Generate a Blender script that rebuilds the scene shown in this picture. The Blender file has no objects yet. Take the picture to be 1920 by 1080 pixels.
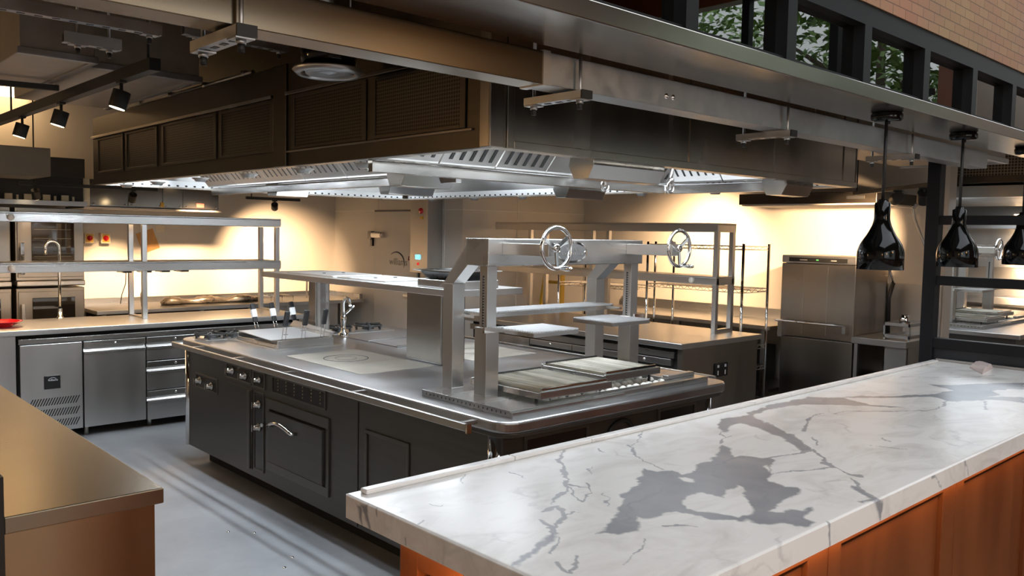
import bpy, bmesh, math, random
import numpy as np
from mathutils import Vector, Matrix
S = bpy.context.scene
C = S.collection
PI = math.pi
random.seed(7)

# ------------------------------------------------------------------ camera
cam_d = bpy.data.cameras.new('camera')
cam_d.sensor_width = 36.0
cam_d.lens = 1569.86 / 1920.0 * 36.0
cam_d.clip_start = 0.05
cam = bpy.data.objects.new('camera', cam_d)
C.objects.link(cam)
R3 = Matrix(((0.73433132, 0.03023717, -0.67811741), (-0.67853474, 0.06015875, -0.73210077), (0.01865804, 0.99773074, 0.06469343)))
cam.matrix_world = Matrix.Translation((0, 0, 1.7)) @ R3.to_4x4()
S.camera = cam

# ------------------------------------------------------------------ exposure, world, daylight
S.view_settings.view_transform = 'Standard'
S.view_settings.look = 'None'
S.view_settings.gamma = 1.0
S.view_settings.use_curve_mapping = False
S.view_settings.exposure = 0.0
S.cycles.use_denoising = True
S.cycles.max_bounces = 8
S.cycles.sample_clamp_indirect = 6.0
W = bpy.data.worlds.new('daylight'); S.world = W; W.use_nodes = True
bg = W.node_tree.nodes['Background']
bg.inputs['Color'].default_value = (0.88, 0.94, 1.0, 1)
bg.inputs['Strength'].default_value = 3.4

WARM = (1.0, 0.65, 0.36)
NEUTRAL = (0.84, 0.92, 1.0)
DAY = (0.72, 0.86, 1.0)

def lamp(name, kind, loc, power, color, target=None, size=0.1, size_y=None, spot=60, blend=0.6, portal=False, spread=None):
    l = bpy.data.lights.new(name, kind)
    l.energy = power; l.color = color
    if kind == 'AREA':
        l.shape = 'RECTANGLE'; l.size = size; l.size_y = size_y or size
        if spread: l.spread = math.radians(spread)
        if portal: l.cycles.is_portal = True
    elif kind == 'SPOT':
        l.spot_size = math.radians(spot); l.spot_blend = blend; l.shadow_soft_size = size
    else:
        l.shadow_soft_size = size
    o = bpy.data.objects.new(name, l); C.objects.link(o); o.location = loc
    if target is not None:
        o.rotation_euler = (Vector(target) - Vector(loc)).to_track_quat('-Z', 'Y').to_euler()
    return o

# daylight enters by the two glazed walls of the dining side, behind and to the right of the camera
lamp('rear_window_daylight', 'AREA', (0.6, -3.98, 2.1), 1, DAY, (0.6, 0, 2.1), 6.4, 3.2, portal=True)
lamp('side_window_daylight', 'AREA', (7.18, -1.8, 2.6), 1, DAY, (0, -1.8, 2.6), 3.6, 2.8, portal=True)
lamp('added_rooflight_daylight', 'AREA', (3.0, -0.5, 4.38), 1, DAY, (3.0, -0.5, 0), 5.6, 2.2, portal=True)  # unseen rooflight, added to brighten the marble top
# lamps inside the extraction hood, above the range
HOODP = 1.0
for x, y, z, sx, sy, p in ((3.0, 2.42, 2.28, 1.9, 0.2, 58), (2.36, 4.85, 2.10, 0.03, 2.9, 32), (2.50, 4.85, 2.10, 0.03, 2.9, 26), (3.9, 4.75, 2.28, 0.6, 2.8, 50)):
    lamp('hood_lamp_light', 'AREA', (x, y, z), p * HOODP, NEUTRAL, (x, y, 0), sx, sy)

# ------------------------------------------------------------------ mesh helpers
class MB:
    def __init__(s): s.v = []; s.f = []; s.sm = []; s.mi = []; s.cur = 0
    def _add(s, vs, fs, smooth=False):
        n = len(s.v); s.v += [tuple(map(float, q)) for q in vs]
        for f in fs: s.f.append(tuple(n + i for i in f)); s.sm.append(smooth); s.mi.append(s.cur)
        return s
    def box(s, x0, x1, y0, y1, z0, z1):
        x0, x1 = sorted((x0, x1)); y0, y1 = sorted((y0, y1)); z0, z1 = sorted((z0, z1))
        vs = [(x, y, z) for x in (x0, x1) for y in (y0, y1) for z in (z0, z1)]
        return s._add(vs, [(0, 1, 3, 2), (4, 6, 7, 5), (0, 4, 5, 1), (2, 3, 7, 6), (0, 2, 6, 4), (1, 5, 7, 3)])
    def hexa(s, bot, top):
        return s._add(list(bot) + list(top), [(3, 2, 1, 0), (4, 5, 6, 7), (0, 1, 5, 4), (1, 2, 6, 5), (2, 3, 7, 6), (3, 0, 4, 7)])
    def bar(s, a, b, w, h, up=(0, 0, 1)):
        a, b = Vector(a), Vector(b); d = (b - a).normalized(); up = Vector(up)
        r = d.cross(up)
        if r.length < 1e-4: r = d.cross(Vector((1, 0, 0)))
        r.normalize(); u = r.cross(d).normalized()
        c = [r * (w / 2) * i + u * (h / 2) * j for i, j in ((-1, -1), (1, -1), (1, 1), (-1, 1))]
        return s.hexa([a + q for q in c], [b + q for q in c])
    def cyl(s, a, b, r, n=16, r2=None, caps=True):
        a, b = Vector(a), Vector(b); d = (b - a).normalized(); r2 = r if r2 is None else r2
        u = d.cross(Vector((0, 0, 1)))
        if u.length < 1e-4: u = Vector((1, 0, 0))
        u.normalize(); w = d.cross(u)
        ring = lambda c, q: [c + (u * math.cos(2 * PI * i / n) + w * math.sin(2 * PI * i / n)) * q for i in range(n)]
        k = len(s.v); s._add(ring(a, r) + ring(b, r2), [(i, (i + 1) % n, n + (i + 1) % n, n + i) for i in range(n)], True)
        if caps:
            s.f.append(tuple(k + i for i in reversed(range(n)))); s.sm.append(False); s.mi.append(s.cur)
            s.f.append(tuple(k + n + i for i in range(n))); s.sm.append(False); s.mi.append(s.cur)
        return s
    def tube(s, pts, r, n=8, closed=False):
        pts = [Vector(p) for p in pts]; m = len(pts); vs = []
        prev = None
        for i, p in enumerate(pts):
            if closed: d = pts[(i + 1) % m] - pts[i - 1]
            else: d = pts[min(i + 1, m - 1)] - pts[max(i - 1, 0)]
            d.normalize()
            if prev is None:
                u = d.cross(Vector((0, 0, 1)))
                if u.length < 1e-3: u = d.cross(Vector((1, 0, 0)))
            else:
                u = prev - d * prev.dot(d)
            u.normalize(); prev = u; w = d.cross(u)
            rr = r[i] if isinstance(r, (list, tuple)) else r
            vs += [p + (u * math.cos(2 * PI * k / n) + w * math.sin(2 * PI * k / n)) * rr for k in range(n)]
        fs = []
        for i in range(m if closed else m - 1):
            j = (i + 1) % m
            fs += [(i * n + k, i * n + (k + 1) % n, j * n + (k + 1) % n, j * n + k) for k in range(n)]
        s._add(vs, fs, True)
        if not closed:
            k = len(s.v) - m * n
            s.f.append(tuple(k + i for i in reversed(range(n)))); s.sm.append(False); s.mi.append(s.cur)
            s.f.append(tuple(k + (m - 1) * n + i for i in range(n))); s.sm.append(False); s.mi.append(s.cur)
        return s
    def lathe(s, prof, c, n=32, axis='z'):
        c = Vector(c); vs = []
        for r, h in prof:
            for i in range(n):
                a = 2 * PI * i / n; p = (r * math.cos(a), r * math.sin(a), h)
                if axis == 'y': p = (p[0], p[2], p[1])
                if axis == 'x': p = (p[2], p[0], p[1])
                vs.append(c + Vector(p))
        fs = []
        for j in range(len(prof) - 1):
            fs += [(j * n + i, j * n + (i + 1) % n, (j + 1) * n + (i + 1) % n, (j + 1) * n + i) for i in range(n)]
        return s._add(vs, fs, True)
    def disc(s, c, r, axis='z', n=32, r2=None):
        c = Vector(c); r2 = r2 or r; vs = []
        for i in range(n):
            a = 2 * PI * i / n; q = (r * math.cos(a), r2 * math.sin(a))
            vs.append(c + Vector({'z': (q[0], q[1], 0), 'y': (q[0], 0, q[1]), 'x': (0, q[0], q[1])}[axis]))
        return s._add(vs, [tuple(range(n))])
    def prism(s, poly, axis, a, b):
        n = len(poly)
        def P(q, h): return {'z': (q[0], q[1], h), 'y': (q[0], h, q[1]), 'x': (h, q[0], q[1])}[axis]
        vs = [P(q, a) for q in poly] + [P(q, b) for q in poly]
        return s._add(vs, [tuple(reversed(range(n))), tuple(range(n, 2 * n))] + [(i, (i + 1) % n, n + (i + 1) % n, n + i) for i in range(n)])
    def quad(s, a, b, c, d): return s._add([a, b, c, d], [(0, 1, 2, 3)])
    def torus(s, c, R, r, axis='y', n=40, m=10, arc=None):
        pts = []
        for i in range(n):
            a = 2 * PI * i / n; q = (R * math.cos(a), R * math.sin(a))
            pts.append(Vector(c) + Vector({'z': (q[0], q[1], 0), 'y': (q[0], 0, q[1]), 'x': (0, q[0], q[1])}[axis]))
        return s.tube(pts, r, m, closed=True)
    def build(s, name, mats, parent=None, bevel=0.0, seg=2, label=None):
        base = Vector((0, 0, 0)); p = parent
        while p is not None: base += p.location; p = p.parent
        me = bpy.data.meshes.new(name)
        me.from_pydata([tuple(Vector(q) - base) for q in s.v], [], s.f)
        if not isinstance(mats, (list, tuple)): mats = [mats]
        for m in mats: me.materials.append(m)
        for pl, sm, mi in zip(me.polygons, s.sm, s.mi): pl.use_smooth = sm; pl.material_index = mi
        b = bmesh.new(); b.from_mesh(me); bmesh.ops.recalc_face_normals(b, faces=b.faces); b.to_mesh(me); b.free()
        o = bpy.data.objects.new(name, me); C.objects.link(o)
        if parent is not None: o.parent = parent
        if bevel:
            md = o.modifiers.new('edge', 'BEVEL'); md.width = bevel; md.segments = seg; md.limit_method = 'ANGLE'; md.angle_limit = math.radians(40)
        if label: o['label'] = label
        return o
    def solo(s, name, mats, label, cat, loc=None, group=None, bevel=0.0, kind=None):
        o = s.build(name, mats, None, bevel)
        vs = np.array(s.v)
        if loc is None: loc = (float((vs[:, 0].min() + vs[:, 0].max()) / 2), float((vs[:, 1].min() + vs[:, 1].max()) / 2), float(vs[:, 2].min()))
        o.data.transform(Matrix.Translation(-Vector(loc))); o.location = loc
        tag(o, label, cat, group, kind); return o

def tag(o, label, cat, group=None, kind=None):
    o['label'] = label; o['category'] = cat
    if group: o['group'] = group
    if kind: o['kind'] = kind
    return o
def thing(name, label, cat, loc, group=None):
    o = bpy.data.objects.new(name, None); C.objects.link(o); o.location = loc; o.empty_display_size = 0.1
    return tag(o, label, cat, group)
def struct(name, mb, m, parent=None, bevel=0.0):
    o = mb.build(name, m, parent, bevel); o['kind'] = 'structure'
    return o
def copy_tree(o, delta=None, label=None, parent=None, group=None):
    c = o.copy(); C.objects.link(c)
    if parent is not None: c.parent = parent
    if delta is not None: c.location = o.location + Vector(delta)
    if label: c['label'] = label
    if group: c['group'] = group
    for ch in list(o.children): copy_tree(ch, parent=c)
    return c
def text_mesh(name, body, size, loc, rot, m, parent, depth=0.0006, align='CENTER', shear=0.0, sx=1.0):
    cu = bpy.data.curves.new(name, 'FONT'); cu.body = body; cu.size = size; cu.extrude = depth; cu.align_x = align; cu.align_y = 'CENTER'; cu.shear = shear
    t = bpy.data.objects.new(name, cu); C.objects.link(t)
    dg = bpy.context.evaluated_depsgraph_get()
    me = bpy.data.meshes.new_from_object(t.evaluated_get(dg)); bpy.data.objects.remove(t)
    base = Vector((0, 0, 0)); p = parent
    while p is not None: base += p.location; p = p.parent
    mt = Matrix.Translation(Vector(loc) - base) @ rot @ Matrix.Diagonal((sx, 1, 1, 1))
    me.transform(mt); me.materials.clear(); me.materials.append(m)
    o = bpy.data.objects.new(name, me); C.objects.link(o); o.parent = parent
    return o
FACE_NY = Matrix.Rotation(PI / 2, 4, 'X')                                   # text read from -y
FACE_NX = Matrix.Rotation(-PI / 2, 4, 'Z') @ Matrix.Rotation(PI / 2, 4, 'X')  # text read from -x

# ------------------------------------------------------------------ materials
def nodes(name):
    m = bpy.data.materials.new(name); m.use_nodes = True
    return m, m.node_tree, m.node_tree.nodes['Principled BSDF']
def plain(name, col, rough=0.5, metal=0.0, emit=None, es=1.0, coat=0.0, spec=None):
    m, t, b = nodes(name)
    b.inputs['Base Color'].default_value = (*col, 1); b.inputs['Roughness'].default_value = rough; b.inputs['Metallic'].default_value = metal
    if coat: b.inputs['Coat Weight'].default_value = coat; b.inputs['Coat Roughness'].default_value = 0.05
    if spec is not None: b.inputs['Specular IOR Level'].default_value = spec
    if emit: b.inputs['Emission Color'].default_value = (*emit, 1); b.inputs['Emission Strength'].default_value = es
    return m
def noisy(name, c1, c2, scale=(4, 4, 4), detail=5, r=(0.3, 0.5), metal=0.0, bump=0.0, lo=0.35, hi=0.65, nscale=1.0, coat=0.0):
    m, t, b = nodes(name); N = t.nodes; L = t.links
    tc = N.new('ShaderNodeTexCoord'); mp = N.new('ShaderNodeMapping'); mp.inputs['Scale'].default_value = scale
    nz = N.new('ShaderNodeTexNoise'); nz.inputs['Scale'].default_value = nscale; nz.inputs['Detail'].default_value = detail; nz.inputs['Roughness'].default_value = 0.6
    L.new(tc.outputs['Object'], mp.inputs['Vector']); L.new(mp.outputs['Vector'], nz.inputs['Vector'])
    cr = N.new('ShaderNodeValToRGB'); cr.color_ramp.elements[0].position = lo; cr.color_ramp.elements[1].position = hi
    cr.color_ramp.elements[0].color = (*c1, 1); cr.color_ramp.elements[1].color = (*c2, 1)
    L.new(nz.outputs['Fac'], cr.inputs['Fac']); L.new(cr.outputs['Color'], b.inputs['Base Color'])
    mr = N.new('ShaderNodeMapRange'); mr.inputs['To Min'].default_value = r[0]; mr.inputs['To Max'].default_value = r[1]
    mr.inputs['From Min'].default_value = 0.3; mr.inputs['From Max'].default_value = 0.7
    L.new(nz.outputs['Fac'], mr.inputs['Value']); L.new(mr.outputs['Result'], b.inputs['Roughness'])
    b.inputs['Metallic'].default_value = metal
    if coat: b.inputs['Coat Weight'].default_value = coat; b.inputs['Coat Roughness'].default_value = 0.08
    if bump:
        bp = N.new('ShaderNodeBump'); bp.inputs['Strength'].default_value = bump; bp.inputs['Distance'].default_value = 0.004
        L.new(nz.outputs['Fac'], bp.inputs['Height']); L.new(bp.outputs['Normal'], b.inputs['Normal'])
    return m
def steel(name, c=0.62, grain='z', rough=0.27, tint=(1.0, 0.985, 0.96), var=0.012):
    sc = {'z': (5, 5, 0.5), 'x': (0.5, 5, 5), 'y': (5, 0.5, 5), 'n': (2, 2, 2)}[grain]
    a = tuple(max(0, (c - var) * k) for k in tint); b = tuple((c + var) * k for k in tint)
    return noisy(name, a, b, sc, 2, (rough - 0.03, rough + 0.05), 1.0, 0.0)
def holes(name, base, hole, scale, radius, rough=0.35, metal=1.0, axes='yz'):
    # sheet metal punched with rows of round holes
    m, t, b = nodes(name); N = t.nodes; L = t.links
    tc = N.new('ShaderNodeTexCoord'); sp = N.new('ShaderNodeSeparateXYZ'); L.new(tc.outputs['Object'], sp.inputs[0])
    prod = []
    for ax, k in zip(axes, scale):
        mu = N.new('ShaderNodeMath'); mu.operation = 'MULTIPLY'; mu.inputs[1].default_value = k; L.new(sp.outputs['XYZ'.index(ax.upper())], mu.inputs[0])
        fr = N.new('ShaderNodeMath'); fr.operation = 'FRACT'; L.new(mu.outputs[0], fr.inputs[0])
        su = N.new('ShaderNodeMath'); su.operation = 'SUBTRACT'; su.inputs[1].default_value = 0.5; L.new(fr.outputs[0], su.inputs[0])
        pw = N.new('ShaderNodeMath'); pw.operation = 'MULTIPLY'; L.new(su.outputs[0], pw.inputs[0]); L.new(su.outputs[0], pw.inputs[1]); prod.append(pw)
    ad = N.new('ShaderNodeMath'); ad.operation = 'ADD'; L.new(prod[0].outputs[0], ad.inputs[0]); L.new(prod[1].outputs[0], ad.inputs[1])
    lt = N.new('ShaderNodeMath'); lt.operation = 'LESS_THAN'; lt.inputs[1].default_value = radius * radius; L.new(ad.outputs[0], lt.inputs[0])
    mx = N.new('ShaderNodeMix'); mx.data_type = 'RGBA'; mx.inputs[6].default_value = (*base, 1); mx.inputs[7].default_value = (*hole, 1)
    L.new(lt.outputs[0], mx.inputs[0]); L.new(mx.outputs[2], b.inputs['Base Color'])
    b.inputs['Roughness'].default_value = rough; b.inputs['Metallic'].default_value = metal
    return m

M = {}
M['steel_z'] = steel('steel_vertical_grain', 0.58, 'z', 0.31)
M['steel_x'] = steel('steel_grain_x', 0.54, 'x', 0.26)
M['steel_y'] = steel('steel_grain_y', 0.58, 'y', 0.29)
M['steel_top'] = steel('steel_worktop', 0.62, 'n', 0.32)
M['steel_soft'] = steel('satin_steel', 0.50, 'z', 0.36)
M['column'] = steel('shaded_column_steel', 0.36, 'z', 0.24)  # dark surroundings mirrored by the columns are put into this colour
M['gutter'] = steel('hood_gutter_steel', 0.46, 'n', 0.20)
M['shade_brown_steel'] = steel('shade_brown_stainless', 0.36, 'z', 0.32, (1.0, 0.90, 0.78))  # stainless with shade and brown floor reflection put into its colour
M['knob'] = plain('worn_knob_steel', (0.5, 0.48, 0.45), 0.25, 1.0)
M['steel_hood'] = steel('hood_steel', 0.42, 'z', 0.24, (1.0, 0.92, 0.82))
M['lintel'] = steel('lintel_steel', 0.36, 'x', 0.22, (1.0, 0.93, 0.84))  # warm tint stands in for copper reflections on the soffit
M['reflection_steel'] = steel('copper_reflection_steel', 0.215, 'x', 0.22, (1.0, 0.78, 0.53))  # copper reflections on the left trunking are put into the steel colour
M['duct'] = noisy('warm_light_duct_steel', (0.40, 0.36, 0.31), (0.47, 0.43, 0.37), (8, 8, 8), 3, (0.40, 0.5), 0.6)  # brownish tint stands in for warm light on the ducts
M['hood_outer'] = noisy('dark_satin_hood_steel', (0.092, 0.079, 0.063), (0.105, 0.09, 0.072), (3, 3, 30), 4, (0.38, 0.42), 1.0)
M['galv'] = noisy('galvanised_steel', (0.46, 0.47, 0.48), (0.54, 0.55, 0.56), (14, 14, 14), 3, (0.32, 0.5), 1.0)
M['chrome'] = plain('polished_chrome', (0.78, 0.78, 0.78), 0.06, 1.0)
M['enamel'] = noisy('charcoal_enamel', (0.050, 0.049, 0.045), (0.062, 0.060, 0.055), (2, 2, 40), 3, (0.30, 0.36), 0.15)
M['enamel_trim'] = plain('charcoal_trim', (0.085, 0.082, 0.075), 0.3, 0.4)
M['range_top'] = noisy('range_top_steel', (0.44, 0.44, 0.445), (0.49, 0.49, 0.495), (2.5, 2.5, 2.5), 4, (0.28, 0.38), 1.0)
M['cast'] = noisy('machined_hob_plate', (0.50, 0.47, 0.41), (0.58, 0.55, 0.49), (3, 10, 3), 4, (0.38, 0.46), 1.0)
M['iron'] = plain('black_cast_iron', (0.03, 0.03, 0.03), 0.55, 0.3)
M['black'] = plain('matt_black', (0.012, 0.012, 0.012), 0.5)
M['black_gap'] = plain('dark_gap', (0.006, 0.006, 0.006), 0.8)
M['black_gloss'] = plain('gloss_black_shade', (0.003, 0.003, 0.003), 0.09, 0.0, spec=0.28)
M['black_frame'] = plain('black_painted_steel', (0.010, 0.011, 0.013), 0.45, spec=0.2)
M['grey_panel'] = plain('blue_black_panel', (0.012, 0.016, 0.022), 0.4)
M['white_paint'] = noisy('cream_wall_paint', (0.62, 0.57, 0.50), (0.66, 0.61, 0.54), (1.5, 1.5, 1.5), 3, (0.5, 0.65))
M['cold_panel'] = noisy('cream_insulated_panel', (0.56, 0.53, 0.49), (0.61, 0.58, 0.53), (1.2, 1.2, 1.2), 2, (0.32, 0.42))
M['seam'] = plain('panel_seam', (0.78, 0.75, 0.70), 0.4)
M['dark_ceiling'] = noisy('dark_ceiling_paint', (0.035, 0.028, 0.022), (0.05, 0.04, 0.03), (2, 2, 2), 3, (0.7, 0.9))
M['floor'] = noisy('grey_screed', (0.20, 0.21, 0.225), (0.30, 0.31, 0.325), (1.3, 1.3, 1.3), 8, (0.42, 0.58), 0.0, 0.05)
M['wood_floor'] = noisy('oak_boards', (0.11, 0.055, 0.025), (0.19, 0.095, 0.04), (1.2, 14, 6), 5, (0.3, 0.45))
M['wood'] = noisy('orange_stained_timber', (0.14, 0.042, 0.013), (0.19, 0.060, 0.019), (3, 3, 0.6), 5, (0.28, 0.40), 0.0, 0.02, nscale=2.0)
M['gap_shade'] = plain('shadow_groove_timber', (0.035, 0.012, 0.005), 0.6)
M['glass_dark'] = plain('dark_oven_glass', (0.012, 0.011, 0.010), 0.04, 0.0, coat=1.0)
M['dial'] = plain('dial_black', (0.015, 0.015, 0.015), 0.25)
M['red'] = plain('glossy_red_plastic', (0.55, 0.008, 0.012), 0.18, coat=0.6)
M['yellow'] = plain('switch_yellow', (0.75, 0.45, 0.05), 0.45)
M['ladder'] = plain('yellow_fibreglass', (0.62, 0.38, 0.02), 0.5)
M['card'] = noisy('brown_card', (0.42, 0.22, 0.075), (0.50, 0.28, 0.10), (20, 20, 20), 3, (0.7, 0.8))
M['paper'] = plain('cream_paper', (0.75, 0.66, 0.5), 0.7)
M['grip'] = plain('black_handle_grip', (0.018, 0.018, 0.02), 0.42)
M['white_label'] = plain('white_grip_label', (0.85, 0.87, 0.9), 0.4)
M['lamp_white'] = plain('diffuser_glow', (0.9, 0.9, 0.9), 0.5, emit=(0.88, 0.95, 1.0), es=1.4)
M['spot_glow'] = plain('spot_lens', (0.9, 0.8, 0.6), 0.3, emit=(1.0, 0.80, 0.50), es=9.0)
M['strip_glow'] = plain('warm_strip', (0.9, 0.8, 0.6), 0.3, emit=(1.0, 0.66, 0.34), es=7.0)
M['led_blue'] = plain('blue_display', (0.02, 0.1, 0.2), 0.2, emit=(0.1, 0.6, 1.0), es=3.0)
M['led_red'] = plain('red_indicator', (0.4, 0.02, 0.02), 0.2, emit=(1.0, 0.05, 0.03), es=0.6)
M['ink'] = plain('printed_grey', (0.05, 0.05, 0.055), 0.5)
M['ink_light'] = plain('pale_print', (0.65, 0.65, 0.68), 0.4)
M['ceramic'] = noisy('ceramic_briquette', (0.42, 0.41, 0.38), (0.6, 0.58, 0.54), (20, 20, 20), 3, (0.6, 0.8))
M['leaf'] = noisy('leaf_green', (0.05, 0.12, 0.02), (0.16, 0.26, 0.05), (3, 3, 3), 3, (0.5, 0.6))
M['bark'] = noisy('bark', (0.05, 0.035, 0.025), (0.10, 0.075, 0.05), (8, 8, 2), 4, (0.8, 0.9))
M['render_white'] = plain('white_render', (0.7, 0.7, 0.68), 0.8)
M['perf_bright'] = holes('punched_bright_steel', (0.66, 0.67, 0.68), (0.03, 0.03, 0.03), (15, 22), 0.16, 0.32, 1.0, 'xz')
M['perf_bright_y'] = holes('punched_bright_steel_side', (0.66, 0.67, 0.68), (0.03, 0.03, 0.03), (15, 22), 0.16, 0.32, 1.0, 'yz')
M['perf_dark'] = holes('punched_dark_steel', (0.10, 0.086, 0.068), (0.035, 0.028, 0.022), (70, 70), 0.36, 0.45, 0.9, 'yz')
M['perf_dark_x'] = holes('punched_dark_steel_x', (0.30, 0.25, 0.19), (0.06, 0.045, 0.03), (40, 40), 0.36, 0.45, 0.9, 'yz')

# small clay tiles of the wall above the windows
def brick_mat():
    m, t, b = nodes('thin_clay_tiles'); N = t.nodes; L = t.links
    tc = N.new('ShaderNodeTexCoord'); sp = N.new('ShaderNodeSeparateXYZ'); cb = N.new('ShaderNodeCombineXYZ')
    L.new(tc.outputs['Object'], sp.inputs[0]); L.new(sp.outputs['X'], cb.inputs['X']); L.new(sp.outputs['Z'], cb.inputs['Y'])
    br = N.new('ShaderNodeTexBrick'); L.new(cb.outputs[0], br.inputs['Vector'])
    br.inputs['Scale'].default_value = 1.0; br.inputs['Brick Width'].default_value = 0.105; br.inputs['Row Height'].default_value = 0.0385
    br.inputs['Mortar Size'].default_value = 0.0022; br.inputs['Mortar Smooth'].default_value = 0.2; br.inputs['Bias'].default_value = -0.25
    br.inputs['Color1'].default_value = (0.36, 0.185, 0.095, 1); br.inputs['Color2'].default_value = (0.40, 0.235, 0.115, 1); br.inputs['Mortar'].default_value = (0.16, 0.085, 0.045, 1)
    nz = N.new('ShaderNodeTexNoise'); nz.inputs['Scale'].default_value = 3.0; L.new(tc.outputs['Object'], nz.inputs['Vector'])
    mx = N.new('ShaderNodeMix'); mx.data_type = 'RGBA'; mx.blend_type = 'MULTIPLY'; mx.inputs[0].default_value = 0.35
    L.new(br.outputs['Color'], mx.inputs[6]); L.new(nz.outputs['Color'], mx.inputs[7]); L.new(mx.outputs[2], b.inputs['Base Color'])
    bp = N.new('ShaderNodeBump'); bp.inputs['Strength'].default_value = 0.5; bp.inputs['Distance'].default_value = 0.004; bp.invert = True
    L.new(br.outputs['Fac'], bp.inputs['Height']); L.new(bp.outputs['Normal'], b.inputs['Normal'])
    b.inputs['Roughness'].default_value = 0.55
    return m
M['brick'] = brick_mat()
def glass_mat(name, refl, tint):
    m = bpy.data.materials.new(name); m.use_nodes = True; t = m.node_tree; N = t.nodes; L = t.links
    N.remove(N['Principled BSDF']); out = N['Material Output']
    tr = N.new('ShaderNodeBsdfTransparent'); tr.inputs['Color'].default_value = (*tint, 1)
    gl = N.new('ShaderNodeBsdfGlossy'); gl.inputs['Roughness'].default_value = 0.01; gl.inputs['Color'].default_value = (1, 1, 1, 1)
    fr = N.new('ShaderNodeFresnel'); fr.inputs['IOR'].default_value = 1.5
    ma = N.new('ShaderNodeMath'); ma.operation = 'MULTIPLY_ADD'; ma.inputs[1].default_value = 1.0; ma.inputs[2].default_value = refl; ma.use_clamp = True
    mx = N.new('ShaderNodeMixShader'); L.new(fr.outputs[0], ma.inputs[0]); L.new(ma.outputs[0], mx.inputs[0])
    L.new(tr.outputs[0], mx.inputs[1]); L.new(gl.outputs[0], mx.inputs[2]); L.new(mx.outputs[0], out.inputs['Surface'])
    return m
M['glass_clere'] = glass_mat('coated_clerestory_glass', 0.16, (0.5, 0.5, 0.48))
M['glass_clear'] = glass_mat('clear_window_glass', 0.03, (0.95, 0.97, 0.97))

# ================================================================== the setting
fl = MB().box(-3, 11.2, 2.3, 9.7, -0.1, 0); struct('floor', fl, M['floor'])
struct('floor_dining', MB().box(-3, 11.2, -4.1, 2.3, -0.1, 0), M['wood_floor'])
struct('wall_back', MB().box(-3, 5.7, 9.55, 9.7, 0, 3.4), M['white_paint'])
wc = struct('wall_cold_room', MB().box(5.7, 11.2, 6.95, 9.7, 0, 3.4), M['cold_panel'])
sm = MB()
sm.box(5.696, 5.7, 6.95, 9.55, 1.944, 1.951); sm.box(5.696, 5.7, 7.25, 7.254, 0, 3.3); sm.box(5.696, 5.7, 8.55, 8.554, 1.95, 3.3)
sm.box(5.7, 7.62, 6.946, 6.95, 1.944, 1.951); sm.box(6.5, 6.504, 6.946, 6.95, 0, 3.3)
struct('panel_seam', sm, M['seam'], wc)
struct('wall_right', MB().box(7.62, 7.78, 2.75, 6.95, 0, 3.4), M['white_paint'])
struct('wall_far_right', MB().box(11.0, 11.2, 0.3, 6.95, 0, 3.4), M['white_paint'])
struct('wall_left', MB().box(-3.15, -3, -4.1, 9.7, 0, 4.5), M['white_paint'])
struct('wall_return', MB().box(7.2, 11.2, 0.15, 0.3, 0, 4.5), M['white_paint'])
struct('ceiling', MB().box(-3, 11.2, 1.57, 9.7, 3.4, 3.5), M['dark_ceiling'])
struct('ceiling_dining', MB().box(-3.15, 7.35, -4.1, -1.6, 4.4, 4.5).box(-3.15, 7.35, 0.6, 1.57, 4.4, 4.5).box(-3.15, 0.2, -1.6, 0.6, 4.4, 4.5).box(5.8, 7.35, -1.6, 0.6, 4.4, 4.5), M['dark_ceiling'])  # opening left for the added rooflight
struct('wall_brick', MB().box(-3, 11.2, 1.32, 1.57, 2.505, 4.4), M['brick'])
struct('lintel', MB().box(-3, 11.0, 1.318, 1.575, 2.19, 2.238), M['lintel'], bevel=0.003)
for i in range(14):
    x = -1.208 + 0.51 * i
    f = MB().box(x - 0.027, x + 0.027, 1.325, 1.41, 2.238, 2.505).box(x + 0.027, x + 0.483, 1.325, 1.40, 2.435, 2.505).box(x + 0.027, x + 0.483, 1.335, 1.40, 2.238, 2.25)
    w = struct('window_%d' % (i + 1), f, M['black_frame'])
    struct('pane', MB().box(x + 0.027, x + 0.483, 1.365, 1.371, 2.25, 2.435), M['glass_clere'], w)
# glazed walls of the dining side
rw = MB().box(-3, -2.6, -4.1, -4, 0, 4.4).box(3.8, 7.2, -4.1, -4, 0, 4.4).box(-2.6, 3.8, -4.1, -4, 0, 0.5).box(-2.6, 3.8, -4.1, -4, 3.7, 4.4)
struct('wall_rear', rw, M['wood'])
sw = MB().box(7.2, 7.35, -4.1, -3.6, 0, 4.4).box(7.2, 7.35, 0, 0.15, 0, 4.4).box(7.2, 7.35, -3.6, 0, 0, 1.2).box(7.2, 7.35, -3.6, 0, 4.0, 4.4)
struct('wall_side', sw, M['wood'])
for i in range(6):
    x = -2.6 + 6.4 / 6 * i
    f = MB().box(x - 0.04, x + 0.04, -4.06, -3.98, 0.5, 3.7).box(x + 0.04, x + 1.026, -4.05, -3.99, 2.7, 2.76)
    w = struct('window_%d' % (20 + i), f, M['black_frame'])
for i in range(4):
    y = -3.6 + 0.9 * i
    f = MB().box(7.19, 7.27, y - 0.04, y + 0.04, 1.2, 4.0).box(7.2, 7.26, y + 0.04, y + 0.86, 2.9, 2.95)
    w = struct('window_%d' % (30 + i), f, M['black_frame'])
struct('ground', MB().box(-30, 40, -40, -4.1, -0.3, -0.12).box(7.36, 40, -4.1, 0.1, -0.3, -0.12), plain('street_paving', (0.35, 0.35, 0.35), 0.8))

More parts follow.
